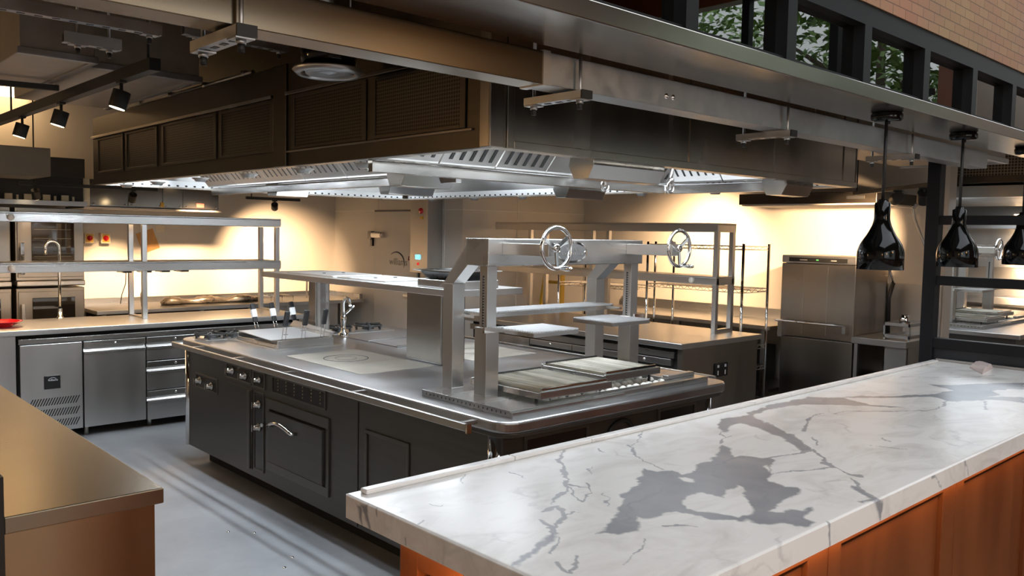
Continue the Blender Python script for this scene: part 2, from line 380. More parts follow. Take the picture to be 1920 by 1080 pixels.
# ================================================================== marble topped bar
VEIN_POLYS=[[(1.358,1.174),(1.455,1.215),(1.507,1.243),(1.52,1.257),(1.593,1.302),(1.618,1.322),(1.706,1.351),(1.767,1.394),(1.806,1.411),(1.818,1.434),(1.85,1.434),(1.847,1.394),(1.893,1.374),(1.884,1.331),(1.924,1.332),(2.003,1.362),(2.058,1.363),(2.102,1.384),(2.124,1.376),(2.23,1.441),(2.255,1.442),(2.231,1.398),(2.173,1.366),(2.156,1.341),(2.185,1.337),(2.203,1.312),(2.232,1.276),(2.23,1.262),(2.148,1.219),(2.023,1.154),(2.018,1.127),(2.004,1.092),(2.024,1.069),(2.014,1.054),(1.949,1.036),(1.891,1.029),(1.83,1.027),(1.787,1.012),(1.807,0.996),(1.849,0.998),(1.86,0.97),(1.899,0.963),(1.888,0.954),(1.842,0.954),(1.813,0.941),(1.808,0.922),(1.805,0.901),(1.779,0.9),(1.751,0.911),(1.745,0.951),(1.708,0.97),(1.708,0.97),(1.692,0.984),(1.699,1.012),(1.672,1.023),(1.656,1.048),(1.631,1.075),(1.628,1.095),(1.622,1.124),(1.618,1.152),(1.593,1.172),(1.54,1.162),(1.518,1.168),(1.517,1.187),(1.473,1.154),(1.441,1.137),(1.417,1.14),(1.392,1.146),(1.375,1.17)],
[(2.902,1.667),(3.038,1.659),(3.146,1.66),(3.236,1.678),(3.277,1.63),(3.335,1.578),(3.312,1.533),(3.292,1.48),(3.278,1.441),(3.313,1.383),(3.338,1.331),(3.264,1.388),(3.234,1.453),(3.174,1.506),(3.064,1.616),(2.864,1.645)],
[(3.335,1.578),(3.434,1.545),(3.521,1.472),(3.691,1.386),(3.762,1.37),(3.901,1.349),(3.927,1.409),(3.971,1.482),(4.034,1.402),(4.135,1.368),(4.26,1.296),(4.389,1.212),(4.196,1.157),(4.135,1.203),(4.038,1.237),(3.965,1.178),(3.861,1.202),(3.899,1.173),(3.977,1.095),(3.827,1.053),(3.837,1.114),(3.808,1.16),(3.725,1.199),(3.655,1.236),(3.615,1.273),(3.652,1.308),(3.671,1.347),(3.596,1.393),(3.482,1.455),(3.39,1.525)],
[(2.578,1.669),(2.664,1.647),(2.737,1.647),(2.687,1.584),(2.647,1.518),(2.602,1.451),(2.553,1.375),(2.483,1.295),(2.426,1.239),(2.391,1.242),(2.433,1.3),(2.49,1.378),(2.52,1.434),(2.554,1.504),(2.575,1.58),(2.534,1.586),(2.414,1.541),(2.404,1.549),(2.491,1.62)],
[(2.737,1.659),(2.937,1.688),(3.104,1.678),(3.211,1.665),(3.173,1.639),(3.054,1.65),(2.868,1.647),(2.712,1.621)],
[(1.31,1.246),(1.289,1.232),(1.219,1.199),(1.164,1.179),(1.124,1.168),(1.098,1.163),(1.099,1.171),(1.148,1.193),(1.195,1.21),(1.247,1.235),(1.293,1.244)],
[(2.153,0.986),(2.155,0.962),(2.1,0.906),(2.108,0.882),(2.102,0.883),(2.03,0.901),(2.038,0.908),(2.078,0.903),(2.106,0.936),(2.129,0.968)],
[(2.052,0.898),(2.117,0.881),(2.113,0.83),(2.095,0.852)],
[(1.073,1.728),(1.071,1.704),(1.048,1.692),(1.023,1.689),(1.033,1.698),(1.056,1.713)],
[(1.079,1.707),(1.088,1.669),(1.066,1.675),(1.041,1.657),(1.022,1.656),(1.036,1.666),(1.063,1.687),(1.06,1.695)]]
VEIN_HOLES=[[(1.694,1.191),(1.743,1.206),(1.787,1.204),(1.794,1.177),(1.791,1.152),(1.83,1.162),(1.917,1.186),(1.912,1.168),(1.85,1.118),(1.795,1.069),(1.729,1.029),(1.689,1.038),(1.697,1.068),(1.676,1.098),(1.655,1.121),(1.654,1.147)],
[(1.853,1.316),(1.874,1.307),(1.869,1.28),(1.847,1.269),(1.837,1.29)],
[(1.9,1.393),(1.935,1.377),(1.962,1.356),(1.931,1.334),(1.892,1.338),(1.888,1.361)],
[(2.126,1.228),(2.155,1.231),(2.133,1.214),(2.093,1.195)]]
VEIN_LINES=[(0.0046,[(1.816,1.71),(1.73,1.655),(1.693,1.604),(1.66,1.562),(1.612,1.52),(1.587,1.478),(1.513,1.422),(1.472,1.414),(1.42,1.391)]),
(0.0034,[(1.579,1.47),(1.505,1.387),(1.498,1.353),(1.534,1.364),(1.585,1.406),(1.62,1.451)]),
(0.0035,[(1.583,1.474),(1.581,1.438),(1.594,1.413)]),
(0.0047,[(1.371,1.355),(1.425,1.373),(1.419,1.341),(1.383,1.298),(1.334,1.28),(1.294,1.237)]),
(0.0061,[(1.323,1.324),(1.319,1.299),(1.311,1.261)]),
(0.0032,[(1.396,1.31),(1.427,1.309)]),
(0.003,[(2.016,1.643),(2.01,1.616),(1.939,1.534),(1.905,1.487),(1.904,1.452),(1.875,1.388)]),
(0.0033,[(2.19,1.718),(2.128,1.674),(2.023,1.627)]),
(0.0021,[(1.413,1.097),(1.358,1.063),(1.301,1.045),(1.266,1.04)]),
(0.0053,[(1.179,1.121),(1.156,1.089),(1.157,1.072),(1.193,1.084),(1.229,1.115)]),
(0.0046,[(1.515,1.113),(1.546,1.099),(1.563,1.068)]),
(0.0028,[(1.277,1.22),(1.225,1.174),(1.201,1.166)]),
(0.0089,[(2.552,1.433),(2.56,1.379),(2.479,1.306),(2.411,1.234)]),
(0.0041,[(2.411,1.234),(2.327,1.242),(2.228,1.273)]),
(0.0033,[(2.578,1.317),(2.494,1.251)]),
(0.0041,[(2.436,1.235),(2.362,1.175),(2.318,1.136)]),
(0.0099,[(2.314,1.138),(2.286,1.104)]),
(0.0038,[(2.286,1.104),(2.18,1.141),(2.069,1.181)]),
(0.0048,[(2.286,1.104),(2.26,1.06),(2.251,1.025)]),
(0.0094,[(2.248,1.027),(2.266,1.013)]),
(0.0054,[(2.216,1.012),(2.14,0.952),(2.089,0.894)]),
(0.0049,[(2.973,1.476),(2.907,1.484),(2.795,1.446),(2.646,1.382)]),
(0.004,[(3.609,1.271),(3.478,1.239),(3.348,1.245),(3.208,1.338),(3.095,1.441),(2.994,1.445)]),
(0.0055,[(3.742,1.169),(3.645,1.143),(3.568,1.106)]),
(0.0047,[(2.659,1.525),(2.606,1.464),(2.552,1.408)]),
(0.0033,[(4.086,1.649),(4.175,1.56),(4.287,1.468),(4.406,1.412),(4.518,1.377)]),
(0.0019,[(1.742,1.547),(1.686,1.492)]),
(0.0023,[(2.4,1.552),(2.346,1.501),(2.379,1.498)]),
(0.0044,[(2.346,1.501),(2.263,1.457)]),
(0.0018,[(1.537,1.646),(1.528,1.604),(1.517,1.574)]),
(0.0017,[(1.587,1.362),(1.564,1.325),(1.513,1.289)]),
(0.0021,[(1.916,1.671),(1.89,1.621)]),
(0.0021,[(2.624,1.148),(2.658,1.078),(2.668,1.049)]),
(0.0022,[(2.76,1.173),(2.733,1.127)]),
(0.0016,[(1.2,1.572),(1.207,1.541),(1.215,1.54)]),
(0.0023,[(1.123,1.49),(1.102,1.473)]),
(0.0018,[(1.422,1.706),(1.368,1.657)]),
(0.0039,[(1.832,0.883),(1.838,0.85),(1.843,0.824)]),
(0.0038,[(2.442,0.883),(2.507,0.829)]),
(0.0031,[(2.687,0.881),(2.717,0.824)]),
(0.0024,[(1.087,1.63),(1.073,1.624)]),
(0.0015,[(1.048,1.519),(1.028,1.513)])]

def marble_mat():
    m, t, b = nodes('veined_white_marble'); N = t.nodes; L = t.links
    vv = None
    at = N.new('ShaderNodeAttribute'); at.attribute_name = 'vein'
    tc = N.new('ShaderNodeTexCoord')
    mp = N.new('ShaderNodeMapping'); mp.inputs['Scale'].default_value = (2.2, 5.0, 4.0); mp.inputs['Rotation'].default_value = (0, 0, 0.5); L.new(tc.outputs['Object'], mp.inputs['Vector'])
    n1 = N.new('ShaderNodeTexNoise'); n1.inputs['Scale'].default_value = 1.6; n1.inputs['Detail'].default_value = 9; n1.inputs['Roughness'].default_value = 0.62; n1.inputs['Distortion'].default_value = 1.2; L.new(mp.outputs['Vector'], n1.inputs['Vector'])
    c1 = N.new('ShaderNodeValToRGB'); c1.color_ramp.elements[0].position = 0.30; c1.color_ramp.elements[0].color = (0.70, 0.675, 0.65, 1); c1.color_ramp.elements[1].position = 0.55; c1.color_ramp.elements[1].color = (0.86, 0.845, 0.825, 1); L.new(n1.outputs['Fac'], c1.inputs['Fac'])
    n2 = N.new('ShaderNodeTexNoise'); n2.inputs['Scale'].default_value = 7; n2.inputs['Detail'].default_value = 6; L.new(tc.outputs['Object'], n2.inputs['Vector'])
    c2 = N.new('ShaderNodeValToRGB'); c2.color_ramp.elements[0].position = 0.3; c2.color_ramp.elements[0].color = (0.26, 0.27, 0.30, 1); c2.color_ramp.elements[1].position = 0.7; c2.color_ramp.elements[1].color = (0.36, 0.37, 0.395, 1); L.new(n2.outputs['Fac'], c2.inputs['Fac'])
    mx = N.new('ShaderNodeMix'); mx.data_type = 'RGBA'; L.new(at.outputs['Fac'], mx.inputs[0]); L.new(c1.outputs['Color'], mx.inputs[6]); L.new(c2.outputs['Color'], mx.inputs[7])
    vo = N.new('ShaderNodeTexVoronoi'); vo.feature = 'DISTANCE_TO_EDGE'; vo.inputs['Scale'].default_value = 2.6
    ns = N.new('ShaderNodeTexNoise'); ns.inputs['Scale'].default_value = 3.5; ns.inputs['Detail'].default_value = 7
    sc = N.new('ShaderNodeVectorMath'); sc.operation = 'SCALE'; sc.inputs['Scale'].default_value = 0.55; av = N.new('ShaderNodeVectorMath'); av.operation = 'ADD'
    L.new(tc.outputs['Object'], ns.inputs['Vector']); L.new(ns.outputs['Color'], sc.inputs[0]); L.new(tc.outputs['Object'], av.inputs[0]); L.new(sc.outputs[0], av.inputs[1]); L.new(av.outputs[0], vo.inputs['Vector'])
    c3 = N.new('ShaderNodeValToRGB'); c3.color_ramp.elements[0].position = 0.0; c3.color_ramp.elements[0].color = (0.78, 0.78, 0.79, 1); c3.color_ramp.elements[1].position = 0.035; c3.color_ramp.elements[1].color = (1, 1, 1, 1)
    L.new(vo.outputs['Distance'], c3.inputs['Fac'])
    c4 = N.new('ShaderNodeValToRGB'); c4.color_ramp.elements[0].position = 0.48; c4.color_ramp.elements[1].position = 0.62; L.new(n2.outputs['Fac'], c4.inputs['Fac'])
    m2 = N.new('ShaderNodeMix'); m2.data_type = 'RGBA'; m2.blend_type = 'MULTIPLY'; L.new(c4.outputs['Color'], m2.inputs[0]); L.new(mx.outputs[2], m2.inputs[6]); L.new(c3.outputs['Color'], m2.inputs[7])
    L.new(m2.outputs[2], b.inputs['Base Color']); b.inputs['Roughness'].default_value = 0.24
    return m
M['marble'] = marble_mat()

def vnoise(x, y, k, seed):
    r = np.random.RandomState(seed); T = r.rand(64, 64)
    X = x * k; Y = y * k; xi = np.floor(X).astype(int); yi = np.floor(Y).astype(int); fx = X - xi; fy = Y - yi
    fx = fx * fx * (3 - 2 * fx); fy = fy * fy * (3 - 2 * fy)
    a = T[xi % 64, yi % 64]; b = T[(xi + 1) % 64, yi % 64]; c = T[xi % 64, (yi + 1) % 64]; d = T[(xi + 1) % 64, (yi + 1) % 64]
    return (a * (1 - fx) + b * fx) * (1 - fy) + (c * (1 - fx) + d * fx) * fy - 0.5
def seg_dist(px, py, pts, closed=False):
    d = np.full(px.shape, 1e9); n = len(pts)
    for i in range(n if closed else n - 1):
        ax, ay = pts[i]; bx, by = pts[(i + 1) % n]; vx, vy = bx - ax, by - ay; L2 = vx * vx + vy * vy + 1e-12
        t = np.clip(((px - ax) * vx + (py - ay) * vy) / L2, 0, 1)
        d = np.minimum(d, (px - ax - t * vx) ** 2 + (py - ay - t * vy) ** 2)
    return np.sqrt(d)
def inside(px, py, pts):
    c = np.zeros(px.shape, bool); n = len(pts)
    for i in range(n):
        x1, y1 = pts[i]; x2, y2 = pts[i - 1]
        if y1 == y2: continue
        k = ((y1 > py) != (y2 > py)) & (px < (x2 - x1) * (py - y1) / (y2 - y1) + x1); c ^= k
    return c
def vein_value(x, y):
    n1 = vnoise(x, y, 28, 1); n2 = vnoise(x, y, 90, 2); n3 = vnoise(x, y, 28, 3); n4 = vnoise(x, y, 90, 4)
    X = x + 0.016 * n1 + 0.008 * n2; Y = y + 0.016 * n3 + 0.008 * n4
    out = np.zeros(x.shape); s = 0.004
    for P in VEIN_POLYS:
        a = np.array(P); k = (X > a[:, 0].min() - .03) & (X < a[:, 0].max() + .03) & (Y > a[:, 1].min() - .03) & (Y < a[:, 1].max() + .03)
        if not k.any(): continue
        d = seg_dist(X[k], Y[k], P, True); d = np.where(inside(X[k], Y[k], P), d, -d)
        out[k] = np.maximum(out[k], np.clip(d / s * 0.5 + 0.5, 0, 1))
    for P in VEIN_HOLES:
        a = np.array(P); k = (X > a[:, 0].min() - .03) & (X < a[:, 0].max() + .03) & (Y > a[:, 1].min() - .03) & (Y < a[:, 1].max() + .03)
        d = seg_dist(X[k], Y[k], P, True); d = np.where(inside(X[k], Y[k], P), d, -d)
        out[k] = np.minimum(out[k], 1 - np.clip(d / s * 0.5 + 0.5, 0, 1))
    for w, P in VEIN_LINES:
        a = np.array(P); k = (X > a[:, 0].min() - .04) & (X < a[:, 0].max() + .04) & (Y > a[:, 1].min() - .04) & (Y < a[:, 1].max() + .04)
        if not k.any(): continue
        d = seg_dist(X[k], Y[k], P); ww = w * (0.9 + 1.6 * n1[k]); out[k] = np.maximum(out[k], np.clip((ww - d) / 0.0025 + 0.6, 0, 0.85))
    return out

bar = thing('bar_counter', 'long white marble topped bar with grey veins on an orange timber front', 'counter', (1.09, 0.885, 0))
X0, X1, Y0, Y1, ZT, TH = 1.088, 4.80, 0.885, 1.765, 1.05, 0.06
us = np.concatenate([np.arange(X0 - TH, X0, 0.006), np.arange(X0, 2.5, 0.0028), np.arange(2.5, X1, 0.006), [X1]])
vs_ = np.concatenate([np.arange(Y0 - TH, Y0, 0.005), np.arange(Y0, Y1, 0.003), [Y1]])
U, V = np.meshgrid(us, vs_, indexing='ij')
PX = np.maximum(U, X0); PY = np.maximum(V, Y0); PZ = ZT - np.maximum(0, X0 - U) - np.maximum(0, Y0 - V)
e = 0.004   # eased arris along the two visible edges
PZ = PZ - np.where((U >= X0) & (U < X0 + e), (X0 + e - U) * 0.7, 0) - np.where((V >= Y0) & (V < Y0 + e), (Y0 + e - V) * 0.7, 0)
nu, nv = U.shape; idx = np.arange(nu * nv).reshape(nu, nv)
corner = (U < X0 - 1e-9) & (V < Y0 - 1e-9)
bad = corner[:-1, :-1]
A, B, D, E_ = idx[:-1, :-1], idx[1:, :-1], idx[1:, 1:], idx[:-1, 1:]
fc = np.stack([A, B, D, E_], -1)[~bad].reshape(-1, 4)
co = np.stack([PX, PY, PZ], -1).reshape(-1, 3) - np.array([1.09, 0.885, 0])
me = bpy.data.meshes.new('marble_slab'); me.vertices.add(len(co)); me.vertices.foreach_set('co', co.ravel())
me.loops.add(len(fc) * 4); me.loops.foreach_set('vertex_index', fc.ravel()); me.polygons.add(len(fc)); me.polygons.foreach_set('loop_start', np.arange(0, len(fc) * 4, 4)); me.polygons.foreach_set('loop_total', np.full(len(fc), 4))
me.update(); at = me.attributes.new('vein', 'FLOAT', 'POINT'); at.data.foreach_set('value', vein_value(U, V).ravel().astype(np.float32)); me.materials.append(M['marble']); me.validate()
# the rest of the slab: far end, kitchen side, underside
b = bmesh.new(); b.from_mesh(me)
def q4(*p): b.faces.new([b.verts.new(Vector(k) - Vector((1.09, 0.885, 0))) for k in p])
zb = ZT - TH
q4((X0, Y0, zb), (X0, Y1, zb), (X1, Y1, zb), (X1, Y0, zb)); q4((X0, Y1, zb), (X0, Y1, ZT), (X1, Y1, ZT), (X1, Y1, zb)); q4((X1, Y0, zb), (X1, Y1, zb), (X1, Y1, ZT), (X1, Y0, ZT))
b.to_mesh(me); b.free()
slab = bpy.data.objects.new('marble_slab', me); C.objects.link(slab); slab.parent = bar
lipmb = MB()
for x0, x1 in ((1.12, 1.62), (1.622, 1.95), (1.952, 2.9), (2.902, 4.0), (4.002, 4.74)):
    lipmb.box(x0, x1, 1.722, 1.752, ZT, ZT + 0.013)
lipmb.build('raised_lip', M['marble'], bar, bevel=0.004)
base = MB().box(1.17, 4.78, 0.965, 1.60, 0, 0.99); base.build('carcass', M['wood'], bar)
xs = [1.15, 1.93, 2.76, 3.59, 4.42]
for k, x in enumerate(xs):
    x2 = (xs + [4.79])[k + 1] - 0.004
    fr = MB().box(x, x + 0.065, 0.93, 0.965, 0, 0.99).box(x2 - 0.10, x2, 0.93, 0.965, 0, 0.99).box(x + 0.065, x2 - 0.10, 0.93, 0.965, 0.945, 0.99).box(x + 0.065, x2 - 0.10, 0.93, 0.965, 0, 0.12)
    f = fr.build('panel_frame', M['wood'], bar, bevel=0.002)
    MB().box(x + 0.067, x2 - 0.102, 0.945, 0.964, 0.12, 0.928).build('panel', M['wood'], f)
    MB().box(x + 0.067, x2 - 0.102, 0.960, 0.9648, 0.928, 0.945).build('shadow_gap', M['gap_shade'], f)  # dark strip paints the shade in the gap under the rail
fe = MB().box(1.135, 1.17, 0.93, 1.0, 0, 0.99).box(1.135, 1.17, 1.53, 1.60, 0, 0.99).box(1.135, 1.17, 1.0, 1.53, 0.92, 0.99).box(1.135, 1.17, 1.0, 1.53, 0, 0.12)
f = fe.build('panel_frame', M['wood'], bar, bevel=0.002); MB().box(1.155, 1.17, 1.0, 1.53, 0.12, 0.90).build('panel', M['wood'], f)
st = MB().box(1.2, 4.7, 0.902, 0.912, 0.983, 0.99).box(1.108, 1.118, 0.95, 1.6, 0.983, 0.99); st.build('light_strip', M['strip_glow'], bar)
lamp('bar_strip_light', 'AREA', (2.95, 0.907, 0.981), 3.0, (1.0, 0.52, 0.18), (2.95, 0.93, 0.5), 3.5, 0.012)
lamp('bar_end_strip_light', 'AREA', (1.113, 1.27, 0.981), 12.0, (1.0, 0.52, 0.18), (1.13, 1.27, 0.5), 0.012, 0.62)
clm = MB(); n = 9; qa, qb, qc, qd = Vector((4.670, 1.542, 1.0505)), Vector((4.996, 1.598, 1.0505)), Vector((4.776, 1.465, 1.0505)), Vector((4.498, 1.425, 1.0505))
hgt = lambda t: Vector((0, 0, 0.010 + 0.020 * math.sin(t * PI) + 0.006 * math.sin(t * 11)))
for i in range(n):
    t0, t1 = i / n, (i + 1) / n; e0, e1, f0, f1 = qa.lerp(qb, t0), qa.lerp(qb, t1), qd.lerp(qc, t0), qd.lerp(qc, t1)
    clm.hexa([e0, e1, f1, f0], [e0 + hgt(t0) * 0.5, e1 + hgt(t1) * 0.5, f1 + hgt(t1), f0 + hgt(t0)])
clm.solo('folded_napkin', plain('napkin_linen', (0.60, 0.50, 0.47), 0.8), 'small crumpled pale napkin lying on the far end of the marble bar top', 'napkin', (4.670, 1.542, ZT + 0.0005))

# steel counter in the near left corner
nc = thing('steel_worktable', 'bare stainless worktable with scratched top in the lower left corner', 'table', (0.72, 2.58, 0))
MB().box(0.512, 0.943, 2.578, 5.2, 0.851, 0.90).build('tabletop', plain('warm_reflection_top', (0.42, 0.36, 0.27), 0.27, 1.0), nc, bevel=0.004)  # gold reflection of the warm surroundings is put into the steel colour
MB().box(0.512, 0.922, 2.60, 5.2, 0, 0.85).build('body', steel('warm_reflection_panel', 0.56, 'z', 0.22, (1.0, 0.74, 0.44)), nc)  # orange reflections are painted into this steel tint
wt = noisy('dark_timber_post', (0.012, 0.010, 0.009), (0.02, 0.017, 0.014), (3, 3, 3), 3, (0.4, 0.5))
MB().box(0.40, 0.508, 2.55, 2.75, 0, 1.02).solo('timber_post', wt, 'dark post at the extreme left edge beside the steel worktable', 'post')

# ================================================================== cooking range in the middle of the room
isl = thing('cooking_range', 'large charcoal enamelled island cooking range with steel top in the middle of the kitchen', 'range', (3.19, 4.3, 0))
XL, XR, YN, YF = 2.38, 4.00, 2.66, 6.05
MB().box(XL + 0.12, XR - 0.12, YN + 0.12, YF - 0.12, 0, 0.13).build('plinth', M['black_gap'], isl)
MB().box(XL, XR, YN, YF, 0.12, 0.85).build('body', M['enamel'], isl, bevel=0.004)
def rrect(x0, x1, y0, y1, r, n=8):
    p = []
    for cx, cy, a in ((x1 - r, y1 - r, 0), (x0 + r, y1 - r, 90), (x0 + r, y0 + r, 180), (x1 - r, y0 + r, 270)):
        for i in range(n + 1):
            t = math.radians(a + 90 * i / n); p.append((cx + r * math.cos(t), cy + r * math.sin(t)))
    return p
MB().prism(rrect(2.345, 4.06, 2.56, 6.10, 0.10), 'z', 0.848, 0.90).build('range_top', M['range_top'], isl, bevel=0.012, seg=4)
MB().prism(rrect(2.355, 4.05, 2.57, 6.09, 0.095), 'z', 0.825, 0.848).build('top_moulding', M['enamel_trim'], isl, bevel=0.006)
for x, y in ((2.40, 2.68), (3.98, 2.68), (2.40, 6.03), (3.98, 6.03)):
    MB().cyl((x, y, 0.12), (x, y, 0.83), 0.034, 20).build('corner_post', M['chrome'], isl)
r = MB().box(2.232, 2.250, 2.68, 5.94, 0.862, 0.895).build('towel_rail', M['steel_y'], isl, bevel=0.003)
for y in (2.75, 3.62, 4.35, 5.02, 5.65):
    MB().box(2.245, 2.35, y - 0.012, y + 0.012, 0.870, 0.888).build('rail_bracket', M['steel_x'], r)
MB().box(2.230, 2.254, 2.668, 2.682, 0.855, 0.897).build('rail_end_cap', M['chrome'], r)
r = MB().box(4.13, 4.148, 2.72, 5.6, 0.868, 0.90).build('towel_rail', M['steel_y'], isl, bevel=0.003)
for y in (2.95, 3.6, 4.4, 5.2): MB().box(4.05, 4.135, y - 0.012, y + 0.012, 0.872, 0.888).build('rail_bracket', M['steel_x'], r)

def knob(y, z, par, x=2.38, rr=0.021):
    k = MB().lathe([(0.0, -0.040), (rr * 0.7, -0.038), (rr * 0.8, -0.034), (rr * 0.85, -0.006), (rr * 1.25, -0.003), (rr * 1.25, 0.0)], (x - 0.006, y, z), 20, 'x')
    k.box(x - 0.052, x - 0.040, y - 0.005, y + 0.005, z - rr, z + rr)
    return k.build('knob', M['knob'], par, label='steel control knob')
def framed(y0, y1, z0, z1, name, par, x=2.38, t=0.008, w=0.012, mi='dial', mf='enamel_trim'):
    f = MB().box(x - t, x + 0.002, y0, y1, z0, z0 + w).box(x - t, x + 0.002, y0, y1, z1 - w, z1).box(x - t, x + 0.002, y0, y0 + w, z0 + w, z1 - w).box(x - t, x + 0.002, y1 - w, y1, z0 + w, z1 - w)
    o = f.build(name, M[mf], par, bevel=0.0015)
    MB().box(x - 0.003, x + 0.002, y0 + w, y1 - w, z0 + w, z1 - w).build('panel_face', M[mi], o)
    return o
p = framed(5.50, 5.87, 0.565, 0.672, 'control_panel', isl); knob(5.79, 0.625, p); knob(5.60, 0.612, p)
p = framed(4.99, 5.36, 0.705, 0.812, 'control_panel', isl); knob(5.27, 0.765, p); knob(5.08, 0.755, p)
p = framed(4.80, 4.965, 0.70, 0.812, 'control_panel', isl); knob(4.88, 0.758, p, rr=0.018)
p = framed(4.07, 4.71, 0.70, 0.812, 'indicator_panel', isl, mi='dial')
dots = MB()
for i in range(6):
    for j in range(4): dots.cyl((2.377, 4.63 - 0.1 * i, 0.73 + 0.02 * j), (2.374, 4.63 - 0.1 * i, 0.73 + 0.02 * j), 0.005, 8)
dots.build('indicator_dots', plain('brass_dot', (0.4, 0.33, 0.22), 0.3, 0.8), p)
# cupboard door with full height pull
d = MB().box(2.372, 2.38, 4.975, 5.36, 0.165, 0.68).build('cupboard_door', M['enamel'], isl, bevel=0.002)
MB().box(2.358, 2.373, 4.985, 5.02, 0.17, 0.672).build('door_pull', M['enamel_trim'], d, bevel=0.003)
p = framed(4.815, 4.955, 0.175, 0.68, 'control_panel', isl); knob(4.885, 0.60, p); knob(4.885, 0.455, p)
# oven door in a recessed surround
sur = MB().box(2.368, 2.38, 4.03, 4.775, 0.60, 0.66).box(2.368, 2.38, 4.03, 4.775, 0.215, 0.268).box(2.368, 2.38, 4.03, 4.062, 0.268, 0.60).box(2.368, 2.38, 4.73, 4.775, 0.268, 0.60)
sur.build('oven_surround', M['enamel_trim'], isl, bevel=0.002)
MB().box(2.3785, 2.381, 4.062, 4.73, 0.268, 0.60).build('oven_gap', M['black_gap'], isl)
d = MB().box(2.352, 2.378, 4.072, 4.722, 0.278, 0.590).build('oven_door', M['enamel'], isl, bevel=0.003)
hp = [(2.352, 4.64, 0.515), (2.315, 4.64, 0.52)] + [(2.315 - 0.012 * math.sin(PI * t), 4.64 - 0.28 * t, 0.52 + 0.035 * math.sin(PI * t)) for t in [i / 10 for i in range(1, 10)]] + [(2.315, 4.36, 0.52), (2.352, 4.36, 0.515)]
MB().tube(hp, 0.011, 10).build('oven_handle', M['chrome'], d, label='curved chrome oven handle')
MB().cyl((2.36, 4.79, 0.49), (2.345, 4.79, 0.49), 0.012, 12).build('door_stud', M['chrome'], isl)
def recessed(y0, y1, z0, z1):
    f = MB().box(2.371, 2.38, y0, y1, z1 - 0.02, z1).box(2.371, 2.38, y0, y1, z0, z0 + 0.02).box(2.371, 2.38, y0, y0 + 0.02, z0 + 0.02, z1 - 0.02).box(2.371, 2.38, y1 - 0.02, y1, z0 + 0.02, z1 - 0.02)
    f.build('panel_moulding', M['enamel_trim'], isl, bevel=0.003)
recessed(3.28, 3.67, 0.20, 0.67)
MB().box(2.377, 2.381, 3.74, 3.745, 0.13, 0.8).build('panel_joint', M['black_gap'], isl)
# short end facing the bar
def end_panel(x0, x1, z0, z1):
    f = MB().box(x0, x1, 2.651, 2.66, z1 - 0.018, z1).box(x0, x1, 2.651, 2.66, z0, z0 + 0.018).box(x0, x0 + 0.018, 2.651, 2.66, z0 + 0.018, z1 - 0.018).box(x1 - 0.018, x1, 2.651, 2.66, z0 + 0.018, z1 - 0.018)
    o = f.build('end_panel', M['enamel_trim'], isl, bevel=0.002)
    MB().box(x0 + 0.018, x1 - 0.018, 2.657, 2.6605, z0 + 0.018, z1 - 0.018).build('panel_face', M['dial'], o)
end_panel(2.55, 2.98, 0.2, 0.80); end_panel(3.52, 3.86, 0.2, 0.80)
em = MB().torus((3.22, 2.654, 0.665), 0.115, 0.011, 'y', 40, 8); o = em.build('round_emblem', M['black'], isl, label='black ring emblem')
dp = MB(); pts = [(3.22 + 0.022 * math.sin(t), 0.655 - 0.026 * math.cos(t)) for t in [i * PI / 8 - PI * 0.75 for i in range(13)]] + [(3.22, 0.72)]
dp.prism(pts, 'y', 2.652, 2.66); dp.build('flame_mark', M['black'], o)
# plates let into the top
sp = MB().prism(rrect(2.53, 3.05, 3.96, 4.83, 0.015, 3), 'z', 0.90, 0.9025).build('solid_hob_plate', M['cast'], isl)
MB().lathe([(0.140, 0), (0.140, 0.0035), (0.134, 0.0035), (0.134, 0)], (2.78, 4.52, 0.9005), 48).build('hob_ring', M['iron'], sp)
MB().lathe([(0.068, 0), (0.068, 0.0035), (0.0665, 0.0035), (0.0665, 0)], (2.78, 4.52, 0.9005), 40).build('hob_ring', M['iron'], sp)
sp = MB().prism(rrect(3.36, 3.93, 3.98, 4.66, 0.015, 3), 'z', 0.90, 0.9025).build('solid_hob_plate', M['cast'], isl)
MB().lathe([(0.128, 0), (0.128, 0.003), (0.1255, 0.003), (0.1255, 0)], (3.64, 4.3, 0.9005), 40).build('hob_ring', M['iron'], sp)
for y0, y1 in ((4.75, 5.10), (5.115, 5.47)):
    g = MB().box(3.33, 3.93, y0, y1, 0.90, 0.906).build('griddle_plate', M['range_top'], isl, bevel=0.002)
    MB().box(3.33, 3.93, y0, y0 + 0.012, 0.906, 0.912).build('griddle_edge', M['chrome'], g)
def burner(x, y, w, d):
    t = MB().box(x - w / 2, x + w / 2, y - d / 2, y + d / 2, 0.90, 0.904).build('burner_tray', M['steel_top'], isl)
    for bx in (x - w / 4, x + w / 4):
        MB().lathe([(0, 0.03), (0.035, 0.03), (0.045, 0.02), (0.05, 0)], (bx, y, 0.902), 20).build('burner_cap', M['iron'], t)
        g = MB()
        for k in range(6):
            a = k * PI / 3; g.bar((bx + 0.028 * math.cos(a), y + 0.028 * math.sin(a), 0.942), (bx + 0.115 * math.cos(a), y + 0.115 * math.sin(a), 0.942), 0.012, 0.014)
            g.bar((bx + 0.108 * math.cos(a), y + 0.108 * math.sin(a), 0.903), (bx + 0.108 * math.cos(a), y + 0.108 * math.sin(a), 0.944), 0.012, 0.012)
        g.torus((bx, y, 0.935), 0.11, 0.007, 'z', 24, 6)
        g.build('pan_support', M['iron'], t)
burner(2.60, 5.93, 0.34, 0.26); burner(3.62, 5.78, 0.56, 0.34)

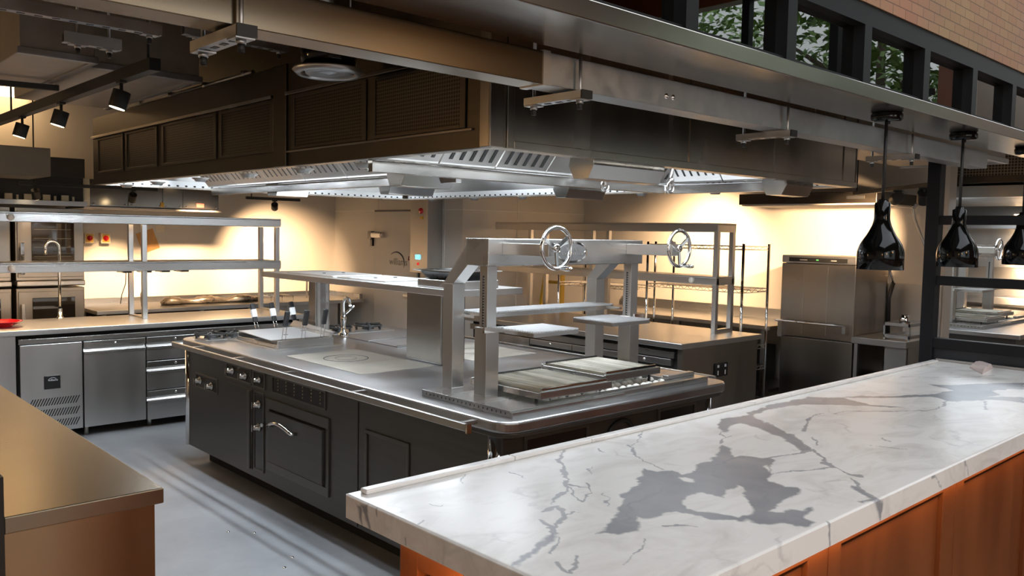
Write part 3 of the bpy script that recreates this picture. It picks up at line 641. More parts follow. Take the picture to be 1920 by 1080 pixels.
# ------------------------------------------------------------------ shelf over the range
sh = thing('range_shelf', 'flat steel gantry shelf on two columns standing along the middle of the range', 'shelf', (3.19, 4.8, 0.90))
MB().box(2.93, 3.46, 3.64, 5.98, 1.338, 1.378).build('shelf_board', M['steel_y'], sh, bevel=0.003)
for y0, y1, xa, xb in ((3.96, 4.31, 3.09, 3.28), (5.50, 5.60, 3.12, 3.24)):
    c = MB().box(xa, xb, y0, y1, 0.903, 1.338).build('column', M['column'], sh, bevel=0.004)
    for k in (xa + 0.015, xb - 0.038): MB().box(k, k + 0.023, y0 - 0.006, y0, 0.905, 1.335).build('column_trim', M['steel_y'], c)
for y0, y1 in ((4.42, 5.0), (5.05, 5.7)):
    t = MB().box(3.0, 3.40, y0, y1, 1.378, 1.388).build('top_panel', M['steel_top'], sh, bevel=0.003)
    MB().cyl((3.12, (y0 + y1) / 2, 1.388), (3.12, (y0 + y1) / 2, 1.392), 0.012, 10).cyl((3.28, (y0 + y1) / 2, 1.388), (3.28, (y0 + y1) / 2, 1.392), 0.012, 10).build('finger_hole', M['black'], t)
bx = thing('warming_box', 'low steel box under the black pan on the near end of the range shelf', 'box', (3.1, 3.85, 1.378))
MB().box(2.98, 3.30, 3.68, 4.05, 1.378, 1.425).build('body', M['steel_x'], bx, bevel=0.004)
tr = thing('shallow_pan', 'black lined shallow pan with wide steel rim resting on the warming box', 'pan', (3.13, 3.87, 1.425))
pp = MB(); o4 = [(2.985, 3.70), (3.29, 3.70), (3.29, 4.04), (2.985, 4.04)]; b4 = [(3.02, 3.74), (3.255, 3.74), (3.255, 4.0), (3.02, 4.0)]
pp.hexa([(x, y, 1.4255) for x, y in b4], [(x, y, 1.472) for x, y in o4]); pp.build('dish', M['dial'], tr, bevel=0.003)
pr = MB(); a = [(2.955, 3.67), (3.32, 3.67), (3.32, 4.07), (2.955, 4.07)]
for i in range(4):
    j = (i + 1) % 4
    pr.hexa([(*o4[i], 1.470), (*o4[j], 1.470), (*a[j], 1.476), (*a[i], 1.476)], [(*o4[i], 1.474), (*o4[j], 1.474), (*a[j], 1.480), (*a[i], 1.480)])
pr.build('rim', M['chrome'], tr)
tap = thing('water_tap', 'chrome swivel water tap rising beside the far column of the range shelf', 'tap', (3.36, 5.5, 0.90))
MB().lathe([(0.035, 0), (0.035, 0.02), (0.018, 0.03), (0.016, 0.10), (0.022, 0.11), (0.022, 0.15), (0.012, 0.16)], (3.36, 5.5, 0.903), 20).build('tap_body', M['chrome'], tap)
MB().tube([(3.36, 5.5, 1.05), (3.36, 5.5, 1.16), (3.34, 5.44, 1.20), (3.31, 5.34, 1.19), (3.30, 5.31, 1.15)], 0.012, 10).build('spout', M['chrome'], tap)
MB().tube([(3.36, 5.5, 1.06), (3.40, 5.48, 1.10), (3.43, 5.46, 1.13)], 0.009, 8).build('lever', M['chrome'], tap)

# ------------------------------------------------------------------ fryer with lifted basket handles
M['wire'] = plain('bright_wire', (0.80, 0.81, 0.82), 0.42, 0.9)
fr = thing('fryer_cover', 'flat steel fryer cover on a low frame at the far end of the range top', 'cover', (2.88, 5.5, 0.90))
MB().box(2.58, 3.075, 5.04, 5.80, 0.90, 0.905).build('base_plate', M['steel_top'], fr)
fm = MB().box(2.62, 3.04, 5.105, 5.125, 0.905, 0.958).box(2.62, 3.04, 5.71, 5.73, 0.905, 0.958).box(2.62, 2.64, 5.125, 5.71, 0.905, 0.93).box(3.02, 3.04, 5.125, 5.71, 0.905, 0.985)
fm.build('frame', M['steel_x'], fr, bevel=0.002)
cv = MB().hexa([(2.60, 5.17, 0.955), (3.02, 5.17, 0.955), (3.02, 5.66, 0.972), (2.60, 5.66, 0.972)], [(2.60, 5.17, 0.960), (3.02, 5.17, 0.960), (3.02, 5.66, 0.977), (2.60, 5.66, 0.977)])
cvo = cv.build('lid', M['wire'], fr)
MB().box(2.78, 2.81, 5.33, 5.342, 0.9655, 0.968).box(2.98, 3.01, 5.45, 5.462, 0.97, 0.9725).build('lid_slot', M['black'], cvo)
MB().hexa([(3.025, 5.14, 0.96), (3.04, 5.14, 0.96), (3.04, 5.71, 0.985), (3.025, 5.71, 0.985)], [(3.06, 5.14, 0.99), (3.075, 5.14, 0.99), (3.075, 5.71, 1.02), (3.06, 5.71, 1.02)]).build('side_flange', M['steel_y'], fr)
def basket(x, y, lean, label, pale):
    t = thing('fry_basket_handle', label, 'basket handle', (x, y, 0.925), 'fry basket handles')
    top = Vector((x - lean * 0.01, y + lean * 0.075, 1.155)); mid = Vector((x - lean * 0.004, y + lean * 0.03, 1.02 if pale else 1.05)); low = Vector((x, y, 0.925))
    w = MB()
    for s in (-0.013, 0.013):
        w.tube([low + Vector((s, 0, 0)), low + Vector((s, 0, 0.03)), mid + Vector((s * 0.9, 0, 0)), mid + (top - mid) * 0.2 + Vector((s * 0.6, 0, 0))], 0.0032, 6)
    w.tube([low + Vector((-0.011, 0, 0)), low + Vector((0.011, 0, 0))], 0.0032, 6)
    w.build('handle_wire', M['chrome'], t)
    g = MB(); g.bar(mid, top, 0.034, 0.022, (0, 1, 0)); go = g.build('grip', M['grip'], t, bevel=0.006, seg=3)
    if pale:
        a = mid + (top - mid) * 0.28; b_ = mid + (top - mid) * 0.68
        MB().bar(a, b_, 0.0355, 0.0235, (0, 1, 0)).build('grip_label', M['white_label'], go)
for k, (x, lab) in enumerate(((2.765, 'leftmost of the three leaning white tagged basket handles behind the fryer cover'), (2.915, 'middle one of the three leaning white tagged basket handles behind the fryer cover'), (3.075, 'rightmost of the three leaning white tagged basket handles behind the fryer cover'))):
    basket(x, 5.695, 1.0, lab, True)
for k, (x, lab) in enumerate(((2.68, 'leftmost of the three black basket handles on the near edge of the fryer cover'), (2.825, 'middle one of the three black basket handles on the near edge of the fryer cover'), (2.97, 'rightmost of the three black basket handles on the near edge of the fryer cover'))):
    basket(x, 5.145, -0.6, lab, False)

# ------------------------------------------------------------------ charcoal grill station on the near end
gs = thing('grill_station', 'steel grill frame with two chrome handwheels on the near end of the range', 'grill', (3.19, 2.95, 0.90))
bp = MB().box(2.44, 2.72, 2.63, 3.27, 0.90, 0.932).box(3.70, 3.93, 2.63, 3.27, 0.90, 0.932).box(2.72, 3.70, 2.63, 2.69, 0.90, 0.932).box(2.72, 3.70, 3.19, 3.27, 0.90, 0.932)
bpo = bp.build('base_frame', M['steel_x'], gs, bevel=0.002)
nt = MB()
for i in range(20): nt.box(2.4385, 2.441, 2.66 + 0.03 * i, 2.664 + 0.03 * i, 0.912, 0.922)
nt.build('perforation', M['black'], bpo)
MB().box(2.72, 3.70, 2.69, 3.19, 0.9005, 0.904).build('fire_tray', M['iron'], gs)
br = MB(); rnd = random.Random(3)
for i in range(17):
    for j in range(6):
        x = 2.76 + 0.055 * i + rnd.uniform(-.008, .008); y = 2.73 + 0.08 * j + rnd.uniform(-.01, .01)
        br.lathe([(0.0, 0.03), (0.016, 0.026), (0.026, 0.012), (0.022, 0)], (x, y, 0.904), 8)
o = br.build('ceramic_briquettes', M['ceramic'], gs); o['kind'] = 'stuff'
MB().box(2.44, 3.20, 2.615, 2.629, 0.90, 0.925).build('front_strip', M['steel_x'], gs)
MB().box(3.66, 3.90, 2.70, 2.74, 0.932, 0.952).build('sliding_handle', M['steel_soft'], gs, bevel=0.004)
def post(x0, x1, y0, y1, z1, slot):
    p = MB().box(x0, x1, y0, y1, 0.932, z1).build('post', M['steel_z'], gs, bevel=0.002)
    if slot:
        MB().box(x0 - 0.012, x1 + 0.008, y0 - 0.012, y1 + 0.018, 0.932, 1.255).build('post_sleeve', M['steel_z'], p, bevel=0.002)
        MB().box(x0 - 0.0015, x0, (y0 + y1) / 2 - 0.006, (y0 + y1) / 2 + 0.006, 1.26, 1.50).build('lift_slot', M['black'], p)
        ch = MB()
        for i in range(18): ch.box(x0 - 0.003, x0 - 0.001, (y0 + y1) / 2 - 0.007, (y0 + y1) / 2 + 0.001, 1.265 + 0.013 * i, 1.270 + 0.013 * i)
        ch.build('lift_chain', M['steel_soft'], p)
post(2.575, 2.635, 2.95, 3.005, 1.547, True); post(3.63, 3.69, 2.95, 3.005, 1.547, True)
for x0 in (2.57, 3.625):
    p = MB().box(x0, x0 + 0.075, 3.20, 3.275, 0.932, 1.45).build('post', M['steel_z'], gs, bevel=0.002)
    MB().hexa([(x0, 3.20, 1.45), (x0 + 0.075, 3.20, 1.45), (x0 + 0.075, 3.275, 1.45), (x0, 3.275, 1.45)], [(x0, 3.03, 1.60), (x0 + 0.075, 3.03, 1.60), (x0 + 0.075, 3.10, 1.645), (x0, 3.10, 1.645)]).build('post_brace', M['steel_z'], p)
bm_ = MB().box(2.56, 3.70, 2.93, 3.095, 1.547, 1.676).build('crossbeam', M['steel_x'], gs, bevel=0.003)
for xa, xc in ((2.648, 2.672), (3.558, 3.582)):
    a = MB().box(xa, xa + 0.055, 2.625, 2.93, 1.600, 1.656).build('shaft_housing', M['steel_y'], gs, bevel=0.002)
    zc = 1.640
    w = MB().torus((xc, 2.598, zc), 0.092, 0.0095, 'y', 48, 12)
    w.lathe([(0, -0.014), (0.014, -0.014), (0.02, -0.008), (0.02, 0.024), (0, 0.024)], (xc, 2.602, zc), 20, 'y')
    for k in range(3):
        t = math.radians(35 + 120 * k)
        w.bar((xc + 0.012 * math.cos(t), 2.600, zc + 0.012 * math.sin(t)), (xc + 0.088 * math.cos(t), 2.598, zc + 0.088 * math.sin(t)), 0.017, 0.008, (0, 1, 0))
    wo = w.build('handwheel', M['chrome'], gs, label='polished three spoke handwheel')
    t = math.radians(-80)
    hx, hz = xc + 0.092 * math.cos(t), zc + 0.092 * math.sin(t)
    MB().lathe([(0, 0.0), (0.006, 0.0), (0.007, -0.01), (0.011, -0.035), (0.012, -0.055), (0.008, -0.072), (0, -0.076)], (hx, 2.592, hz), 16, 'y').build('crank_handle', M['chrome'], wo)
    MB().cyl((xc, 2.625, zc - 0.004), (xc, 2.60, zc), 0.011, 12).build('wheel_shaft', M['chrome'], a)
pq = MB(); n = 40
pq.prism([(3.12 + 0.118 * math.cos(2 * PI * i / n), 1.612 + 0.056 * math.sin(2 * PI * i / n)) for i in range(n)], 'y', 2.922, 2.93)
po = pq.build('oval_plaque', M['chrome'], bm_, bevel=0.002)
po.parent = gs
pi_ = MB(); pi_.prism([(3.12 + 0.104 * math.cos(2 * PI * i / n), 1.612 + 0.044 * math.sin(2 * PI * i / n)) for i in range(n)], 'y', 2.9205, 2.924)
pi_.build('plaque_field', plain('cast_pewter', (0.25, 0.25, 0.25), 0.45, 0.9), po)
rv = MB(); rnd = random.Random(5)
for row, (zc, nl, wd) in enumerate(((1.628, 5, 0.018), (1.603, 9, 0.016))):
    for i in range(nl):
        x = 3.12 + (i - (nl - 1) / 2) * (wd + 0.002)
        for _ in range(2):
            rv.box(x - rnd.uniform(0.001, 0.006), x + rnd.uniform(0.001, 0.006), 2.918, 2.9206, zc - rnd.uniform(0.002, 0.009), zc + rnd.uniform(0.002, 0.009))
rv.build('worn_relief', plain('worn_relief_metal', (0.42, 0.41, 0.40), 0.4, 0.9), po)
for x in (3.025, 3.215): MB().lathe([(0, -0.003), (0.006, -0.002), (0.007, 0)], (x, 2.9205, 1.612), 12, 'y').build('plaque_screw', M['chrome'], po)
def mesh_shelf(x0, x1, y0, y1, z, step, lip):
    f = MB().box(x0, x1, y0, y0 + 0.012, z - lip, z).box(x0, x1, y1 - 0.012, y1, z - lip, z).box(x0, x0 + 0.012, y0 + 0.012, y1 - 0.012, z - lip, z).box(x1 - 0.012, x1, y0 + 0.012, y1 - 0.012, z - lip, z)
    o = f.build('wire_shelf', M['steel_x'], gs)
    g = MB(); k = 0; x = x0 + 0.006
    while x < x1 - 0.004:
        g.box(x - 0.0022, x + 0.0022, y0 - 0.004, y1 + 0.004, z + 0.001, z + 0.0054); x += step
    y = y0 + 0.004
    while y < y1:
        g.box(x0 - 0.004, x1 + 0.004, y - 0.0022, y + 0.0022, z + 0.004, z + 0.0084); y += step
    g.build('wire_grid', M['wire'], o)
    return o
o = mesh_shelf(2.66, 3.66, 3.10, 3.26, 1.305, 0.017, 0.022)
MB().box(2.64, 2.66, 3.05, 3.31, 1.283, 1.297).box(2.64, 2.66, 3.05, 3.064, 1.297, 1.325).build('shelf_end', M['chrome'], o); MB().box(3.66, 3.68, 3.05, 3.31, 1.283, 1.297).build('shelf_end', M['chrome'], o)
o = mesh_shelf(2.66, 2.96, 2.72, 2.98, 1.245, 0.016, 0.018); MB().box(2.54, 2.66, 2.925, 2.937, 1.235, 1.262).build('shelf_clip', M['chrome'], o)
o = mesh_shelf(3.33, 3.64, 2.82, 3.10, 1.245, 0.016, 0.018); MB().box(3.64, 3.72, 2.925, 2.937, 1.24, 1.268).build('shelf_clip', M['chrome'], o)
def grate(x0, x1, y0, y1, z, label):
    t = thing('grill_grate', label, 'grate', ((x0 + x1) / 2, (y0 + y1) / 2, z - 0.03), 'grill grates')
    f = MB().box(x0, x1, y0, y0 + 0.014, z - 0.03, z + 0.004).box(x0, x1, y1 - 0.014, y1, z - 0.03, z + 0.004).box(x0, x0 + 0.012, y0 + 0.014, y1 - 0.014, z - 0.03, z - 0.002).box(x1 - 0.012, x1, y0 + 0.014, y1 - 0.014, z - 0.03, z - 0.002)
    f.build('frame', M['steel_x'], t, bevel=0.002)
    bars = MB(); nb = int((x1 - x0 - 0.04) / 0.0175)
    for i in range(nb):
        x = x0 + 0.028 + 0.0175 * i
        bars.prism([(x - 0.0062, z - 0.006), (x + 0.0062, z - 0.006), (x + 0.0062, z + 0.010), (x + 0.0022, z + 0.001), (x - 0.0022, z + 0.001), (x - 0.0062, z + 0.010)], 'y', y0 + 0.024, y1 - 0.016)
    bars.build('channel_bars', noisy('straw_tinted_steel', (0.50, 0.47, 0.38), (0.68, 0.65, 0.57), (8, 2, 8), 3, (0.25, 0.4), 1.0) if 'straw' not in M else M['straw'], t)
    MB().box(x0 + 0.02, x1 - 0.02, y0 + 0.0145, y0 + 0.026, z + 0.004, z + 0.018).build('fat_channel', M['chrome'], t, bevel=0.002)
    MB().box(x0 + 0.02, x1 - 0.02, y1 - 0.026, y1 - 0.0145, z + 0.004, z + 0.016).build('rear_comb', M['iron'], t)
    for x in (x0 + 0.02, x1 - 0.03):
        for y in (y0 + 0.05, y1 - 0.06): MB().box(x, x + 0.01, y, y + 0.01, 0.9045, z - 0.03).build('foot', M['iron'], t)
M['straw'] = noisy('straw_tinted_steel', (0.42, 0.40, 0.32), (0.74, 0.71, 0.62), (26, 1.2, 4), 3, (0.30, 0.42), 1.0)
grate(2.66, 3.155, 2.665, 3.17, 0.978, 'left hand grill grate of channel bars lying over the briquettes')
grate(3.17, 3.615, 2.72, 3.18, 0.998, 'right hand grill grate of channel bars lying slightly higher than its neighbour')

# ================================================================== extraction hood over the range
hd = thing('extraction_hood', 'huge dark steel island extraction hood hanging over the cooking range', 'extraction hood', (3.3, 4.4, 2.0))
HX0, HX1, HY0, HY1, HZ0, HZ1 = 1.93, 4.72, 2.21, 6.61, 2.0, 2.48
sk = MB().box(HX0, HX0 + 0.02, HY0, HY1, HZ0, HZ1).box(HX0 + 0.02, HX1, HY1 - 0.02, HY1, HZ0, HZ1).box(HX1 - 0.02, HX1, HY0, HY1 - 0.02, HZ0, HZ1)
sk.build('skirt', M['hood_outer'], hd, bevel=0.002)
MB().box(HX0 + 0.02, HX1 - 0.02, HY0, HY0 + 0.02, HZ0, HZ1).build('front_skirt', M['steel_hood'], hd, bevel=0.002)
MB().box(HX0 + 0.02, HX1 - 0.02, HY0 + 0.02, HY1 - 0.02, HZ1 - 0.03, HZ1).build('roof', M['hood_outer'], hd)
inn = MB().box(HX0 + 0.02, HX1 - 0.02, HY0 + 0.02, HY1 - 0.02, 2.40, 2.42); inn.build('inner_ceiling', M['gutter'], hd)
# returned lower edge
rim = MB().box(HX0 + 0.02, HX0 + 0.06, HY0 + 0.02, HY1 - 0.02, HZ0, HZ0 + 0.012).box(HX0 + 0.06, HX1 - 0.06, HY0 + 0.02, HY0 + 0.06, HZ0, HZ0 + 0.012).box(HX1 - 0.06, HX1 - 0.02, HY0 + 0.02, HY1 - 0.02, HZ0, HZ0 + 0.012).box(HX0 + 0.06, HX1 - 0.06, HY1 - 0.06, HY1 - 0.02, HZ0, HZ0 + 0.012)
rim.build('lower_rim', M['steel_hood'], hd)
# perforated panels on the long left side, and their ledge
for y0, y1 in ((2.34, 2.945), (2.985, 3.62), (3.80, 4.42), (4.46, 5.25), (5.33, 5.9), (5.95, 6.5)):
    f = MB().box(HX0 - 0.008, HX0, y0, y0 + 0.03, 2.075, 2.325).box(HX0 - 0.008, HX0, y1 - 0.03, y1, 2.075, 2.325).box(HX0 - 0.008, HX0, y0 + 0.03, y1 - 0.03, 2.075, 2.09).box(HX0 - 0.008, HX0, y0 + 0.03, y1 - 0.03, 2.31, 2.325)
    o = f.build('panel_frame', M['hood_outer'], hd, bevel=0.0015)
    MB().box(HX0 - 0.003, HX0, y0 + 0.03, y1 - 0.03, 2.09, 2.31).build('perforated_panel', M['perf_dark'], o)
MB().box(HX0 - 0.02, HX0, 2.30, 3.66, 2.328, 2.345).box(HX0 - 0.02, HX0, 3.80, 6.6, 2.328, 2.345).box(HX0 - 0.012, HX0, 2.30, 3.66, 2.062, 2.072).build('ledge', M['steel_hood'], hd, bevel=0.002)
MB().box(HX0 - 0.012, HX0, 3.665, 3.79, 2.0, 2.48).build('cover_strip', M['hood_outer'], hd, bevel=0.002)
MB().box(HX0 - 0.008, HX0 + 0.06, HY0 - 0.008, HY0, 2.0, 2.48).box(HX0 - 0.008, HX0, HY0, HY0 + 0.05, 2.0, 2.48).box(HX0 + 0.075, HX0 + 0.11, HY0 - 0.006, HY0, 2.0, 2.48).build('corner_post', M['steel_hood'], hd, bevel=0.004)
MB().box(HX0 + 0.11, HX1, HY0 - 0.006, HY0, 2.0, 2.03).build('bottom_trim', M['steel_hood'], hd, bevel=0.002)
MB().box(3.095, 3.103, HY0 - 0.005, HY0, 2.03, 2.48).box(4.55, 4.558, HY0 - 0.005, HY0, 2.03, 2.48).build('panel_joint', M['steel_hood'], hd)
# far inner faces: punched strips
MB().box(HX0 + 0.06, HX1 - 0.06, HY1 - 0.024, HY1 - 0.0205, 2.003, 2.06).build('punched_strip', M['perf_bright'], hd)
MB().box(HX1 - 0.024, HX1 - 0.0205, HY0 + 0.06, HY1 - 0.06, 2.003, 2.06).build('punched_strip', M['perf_bright_y'], hd)
MB().box(HX0 + 0.06, HX1 - 0.06, HY1 - 0.024, HY1 - 0.0205, 2.06, 2.40).box(HX1 - 0.024, HX1 - 0.0205, HY0 + 0.06, HY1 - 0.06, 2.06, 2.40).build('inner_lining', M['gutter'], hd)
# filter banks: sloped slotted cassettes above a gutter
def bank_y(x0, x1, y, nseg):            # faces -y
    o = MB().box(x0, x1, y, y + 0.035, 1.955, 2.005).build('filter_gutter', M['gutter'], hd, bevel=0.002)
    MB().hexa([(x0, y - 0.03, 2.005), (x1, y - 0.03, 2.005), (x1, y + 0.02, 2.008), (x0, y + 0.02, 2.008)], [(x0, y - 0.03, 2.012), (x1, y - 0.03, 2.012), (x1, y + 0.02, 2.03), (x0, y + 0.02, 2.03)]).build('gutter_lip', M['chrome'], o)
    w = (x1 - x0) / nseg
    for k in range(nseg):
        a, b_ = x0 + w * k + 0.004, x0 + w * (k + 1) - 0.004
        MB().hexa([(a, y - 0.02, 2.013), (b_, y - 0.02, 2.013), (b_, y - 0.005, 2.013), (a, y - 0.005, 2.013)], [(a, y - 0.22, 2.24), (b_, y - 0.22, 2.24), (b_, y - 0.205, 2.24), (a, y - 0.205, 2.24)]).build('filter', M['steel_top'], o)
        if k % 4 != 3:
            sl = MB(); n = 5
            for i in range(n):
                t = (i + 0.8) / (n + 0.6); xx = a + (b_ - a) * t
                sl.hexa([(xx - 0.009, y - 0.045, 2.036), (xx + 0.009, y - 0.045, 2.036), (xx + 0.009, y - 0.040, 2.036), (xx - 0.009, y - 0.040, 2.036)], [(xx - 0.009, y - 0.203, 2.216), (xx + 0.009, y - 0.203, 2.216), (xx + 0.009, y - 0.198, 2.216), (xx - 0.009, y - 0.198, 2.216)])
            q = sl.build('filter_slots', M['black'], o)
def bank_x(y0, y1, x, nseg, s=-1):            # faces -x
    o = MB().box(x, x + 0.035, y0, y1, 1.955, 2.005).build('filter_gutter', M['gutter'], hd, bevel=0.002)
    MB().hexa([(x - 0.03, y0, 2.005), (x + 0.02, y0, 2.008), (x + 0.02, y1, 2.008), (x - 0.03, y1, 2.005)], [(x - 0.03, y0, 2.012), (x + 0.02, y0, 2.03), (x + 0.02, y1, 2.03), (x - 0.03, y1, 2.012)]).build('gutter_lip', M['chrome'], o)
    w = (y1 - y0) / nseg
    for k in range(nseg):
        a, b_ = y0 + w * k + 0.004, y0 + w * (k + 1) - 0.004
        MB().hexa([(x - 0.02, a, 2.013), (x - 0.005, a, 2.013), (x - 0.005, b_, 2.013), (x - 0.02, b_, 2.013)], [(x - 0.22, a, 2.24), (x - 0.205, a, 2.24), (x - 0.205, b_, 2.24), (x - 0.22, b_, 2.24)]).build('filter', M['steel_top'], o)
        sl = MB(); n = 7
        for i in range(n):
            t = (i + 0.8) / (n + 0.6); yy = a + (b_ - a) * t
            sl.hexa([(x - 0.055, yy - 0.006, 2.050), (x - 0.050, yy - 0.006, 2.050), (x - 0.050, yy + 0.006, 2.050), (x - 0.055, yy + 0.006, 2.050)], [(x - 0.198, yy - 0.006, 2.212), (x - 0.193, yy - 0.006, 2.212), (x - 0.193, yy + 0.006, 2.212), (x - 0.198, yy + 0.006, 2.212)])
        sl.build('filter_slots', M['black'], o)
bank_y(2.02, 4.08, 3.08, 6)
bank_x(2.30, 3.05, 4.10, 2)
bank_x(3.35, 6.35, 2.70, 6)
# light panels inside
for x0, x1, y0, y1 in ((2.05, 3.95, 2.34, 2.50), (3.2, 4.5, 3.5, 6.2)):
    MB().box(x0, x1, y0, y1, 2.385, 2.40).build('light_panel', M['lamp_white'], hd)
for x in (2.36, 2.50):
    MB().cyl((x, 3.38, 2.118), (x, 6.32, 2.118), 0.013, 10).build('light_tube', plain('tube_glow', (0.9, 0.9, 0.9), 0.5, emit=(0.88, 0.95, 1.0), es=9.0) if 'tube' not in M else M['tube'], hd)
def housing(x0, x1, y0, y1, label=None):
    h = MB().prism([(y0, 1.985), (y0 + 0.03, 1.93), (y1 - 0.03, 1.93), (y1, 1.985), (y1 - 0.01, 2.035), (y0 + 0.01, 2.035)], 'x', x0, x1)
    o = h.build('lamp_housing', M['gutter'], hd, bevel=0.002)
    MB().box(x0 - 0.004, x1 + 0.02, y0 - 0.012, y0 + 0.012, 2.035, 2.05).build('housing_lip', M['chrome'], o)
    MB().box((x0 + x1) / 2 - 0.01, (x0 + x1) / 2 + 0.01, y0 + 0.02, y1 - 0.02, 2.04, 2.40).build('housing_hanger', M['steel_z'], o)
housing(2.46, 2.78, 3.46, 3.62)
housing(2.96, 3.30, 4.30, 4.45)
housing(2.72, 2.96, 5.3, 5.48)
housing(2.55, 3.02, 2.28, 2.42)
housing(3.80, 4.15, 3.60, 3.74)
housing(4.02, 4.30, 2.25, 2.40)
for x, y in ((3.42, 2.96), (3.72, 2.76)):
    v = MB().tube([(x, y, 2.12), (x - 0.01, y, 2.03), (x - 0.03, y, 1.93)], 0.013, 10).build('valve_pipe', M['chrome'], hd)
    MB().torus((x - 0.04, y - 0.02, 1.965), 0.03, 0.006, 'y', 20, 6).build('valve_lever', M['chrome'], v)
    MB().lathe([(0.012, -0.018), (0.019, -0.012), (0.019, 0.012), (0.012, 0.018)], (x - 0.012, y, 2.0), 14).build('valve_nut', M['chrome'], v)
# little downlights on the rims
for y in (3.2, 3.75, 4.35, 5.0, 5.7, 6.3):
    MB().lathe([(0, -0.022), (0.03, -0.022), (0.035, -0.012), (0.05, -0.004), (0.05, 0)], (2.06, y, 2.0), 16).build('rim_downlight', M['steel_soft'], hd)
for y in (3.1, 3.7, 4.3, 4.9, 5.5, 6.1):
    MB().lathe([(0, -0.022), (0.03, -0.022), (0.035, -0.012), (0.05, -0.004), (0.05, 0)], (4.64, y, 2.0), 16).build('rim_downlight', M['steel_soft'], hd)
# duct rising from the hood to the ceiling
MB().box(2.3, 3.9, 2.9, 5.9, 2.482, 3.398).solo('exhaust_riser', M['hood_outer'], 'boxed dark steel duct rising from the top of the extraction hood to the ceiling', 'duct', bevel=0.004)

# ================================================================== long steel trunking in front of the hood
tk = thing('cable_trunking', 'long square galvanised trunking running in front of the extraction hood', 'trunking', (1.0, 1.655, 2.1))
MB().box(-2.6, 1.60, 1.612, 1.698, 2.10, 2.187).build('trunk_length', M['reflection_steel'], tk, bevel=0.002)
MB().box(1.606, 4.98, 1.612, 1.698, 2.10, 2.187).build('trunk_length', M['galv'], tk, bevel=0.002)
MB().box(1.59, 1.616, 1.609, 1.701, 2.097, 2.19).build('joint_collar', M['steel_soft'], tk)
for x in (2.13, 2.165): MB().lathe([(0, -0.005), (0.007, -0.004), (0.009, 0)], (x, 1.612, 2.135), 12, 'y').build('screw_head', M['chrome'], tk)
def strut(x, y0, y1, z, label):
    t = thing('strut_hanger', label, 'hanger', (x, (y0 + y1) / 2, z), 'slotted strut hangers')
    s = MB().box(x - 0.02, x + 0.02, y0, y1, z, z + 0.003).box(x - 0.02, x - 0.017, y0, y1, z + 0.003, z + 0.021).box(x + 0.017, x + 0.02, y0, y1, z + 0.003, z + 0.021)
    so = s.build('channel', M['galv'], t)
    for i in range(4): MB().box(x - 0.006, x + 0.006, y0 + 0.045 + 0.045 * i, y0 + 0.067 + 0.045 * i, z - 0.001, z).build('channel_slot', M['black'], so)
    MB().box(x - 0.021, x + 0.021, y0 - 0.006, y0, z - 0.001, z + 0.022).build('end_cap', M['black'], so)
    for y in (y0 + 0.022, y1 - 0.022):
        r = MB().cyl((x, y, z - 0.028), (x, y, 3.39 if y > 1.6 else 2.188), 0.005, 8).build('threaded_rod', M['galv'], t)
        MB().cyl((x, y, z - 0.028), (x, y, z - 0.010), 0.0075, 10).build('rod_cap', M['black'], r)
        MB().box(x - 0.02, x + 0.02, y - 0.02, y + 0.02, z - 0.004, z - 0.001).cyl((x, y, z - 0.012), (x, y, z - 0.004), 0.011, 6).build('washer_nut', M['galv'], r)
for x, lab in ((0.74, 'slotted strut hanger under the leftmost length of trunking'), (1.72, 'slotted strut hanger under the trunking left of the two screw heads'), (2.84, 'slotted strut hanger under the trunking above the second handwheel'), (3.95, 'slotted strut hanger under the trunking behind the first pendant cord')):
    strut(x, 1.574, 1.80, 2.074, lab)

# ================================================================== heat lamps over the bar
hl = thing('heat_lamp', 'black bottle shaped heat lamp nearest the extraction hood, leftmost of three', 'pendant lamp', (3.265, 1.42, 1.585), 'black heat lamps over the marble bar')
px, py = 3.265, 1.42
cn = MB().lathe([(0, 0.0), (0.052, 0.0), (0.058, -0.006), (0.058, -0.024), (0.052, -0.032), (0, -0.032)], (px, py, 2.19), 32).build('ceiling_rose', M['black_gloss'], hl)
MB().cyl((px + 0.02, py, 2.15), (px + 0.02, py, 2.158), 0.006, 8).build('rose_screw', M['black'], cn)
MB().cyl((px, py, 1.855), (px, py, 2.16), 0.0065, 10).build('cord', M['black'], hl)
prof = [(0.0, 0.272), (0.016, 0.272), (0.018, 0.262), (0.029, 0.257), (0.029, 0.20), (0.031, 0.187), (0.036, 0.17), (0.044, 0.152), (0.054, 0.133), (0.066, 0.115), (0.076, 0.098), (0.082, 0.082), (0.0855, 0.066), (0.086, 0.05), (0.086, 0.0), (0.084, 0.0), (0.084, 0.05), (0.080, 0.08), (0.064, 0.113), (0.042, 0.15), (0, 0.175)]
shd = MB().lathe(prof, (px, py, 1.588), 48).build('lamp_shade', M['black_gloss'], hl)
MB().lathe([(0, 0.02), (0.02, 0.024), (0.03, 0.04), (0.028, 0.06), (0.014, 0.085), (0.013, 0.17)], (px, py, 1.588), 20).build('bulb', plain('ruby_bulb', (0.25, 0.02, 0.01), 0.1, coat=0.5), shd)
copy_tree(hl, (0.80, 0.0, 0.0), 'black bottle shaped heat lamp hanging in the middle of the three')
copy_tree(hl, (1.63, -0.02, 0.0), 'black bottle shaped heat lamp farthest from the extraction hood, rightmost of three')

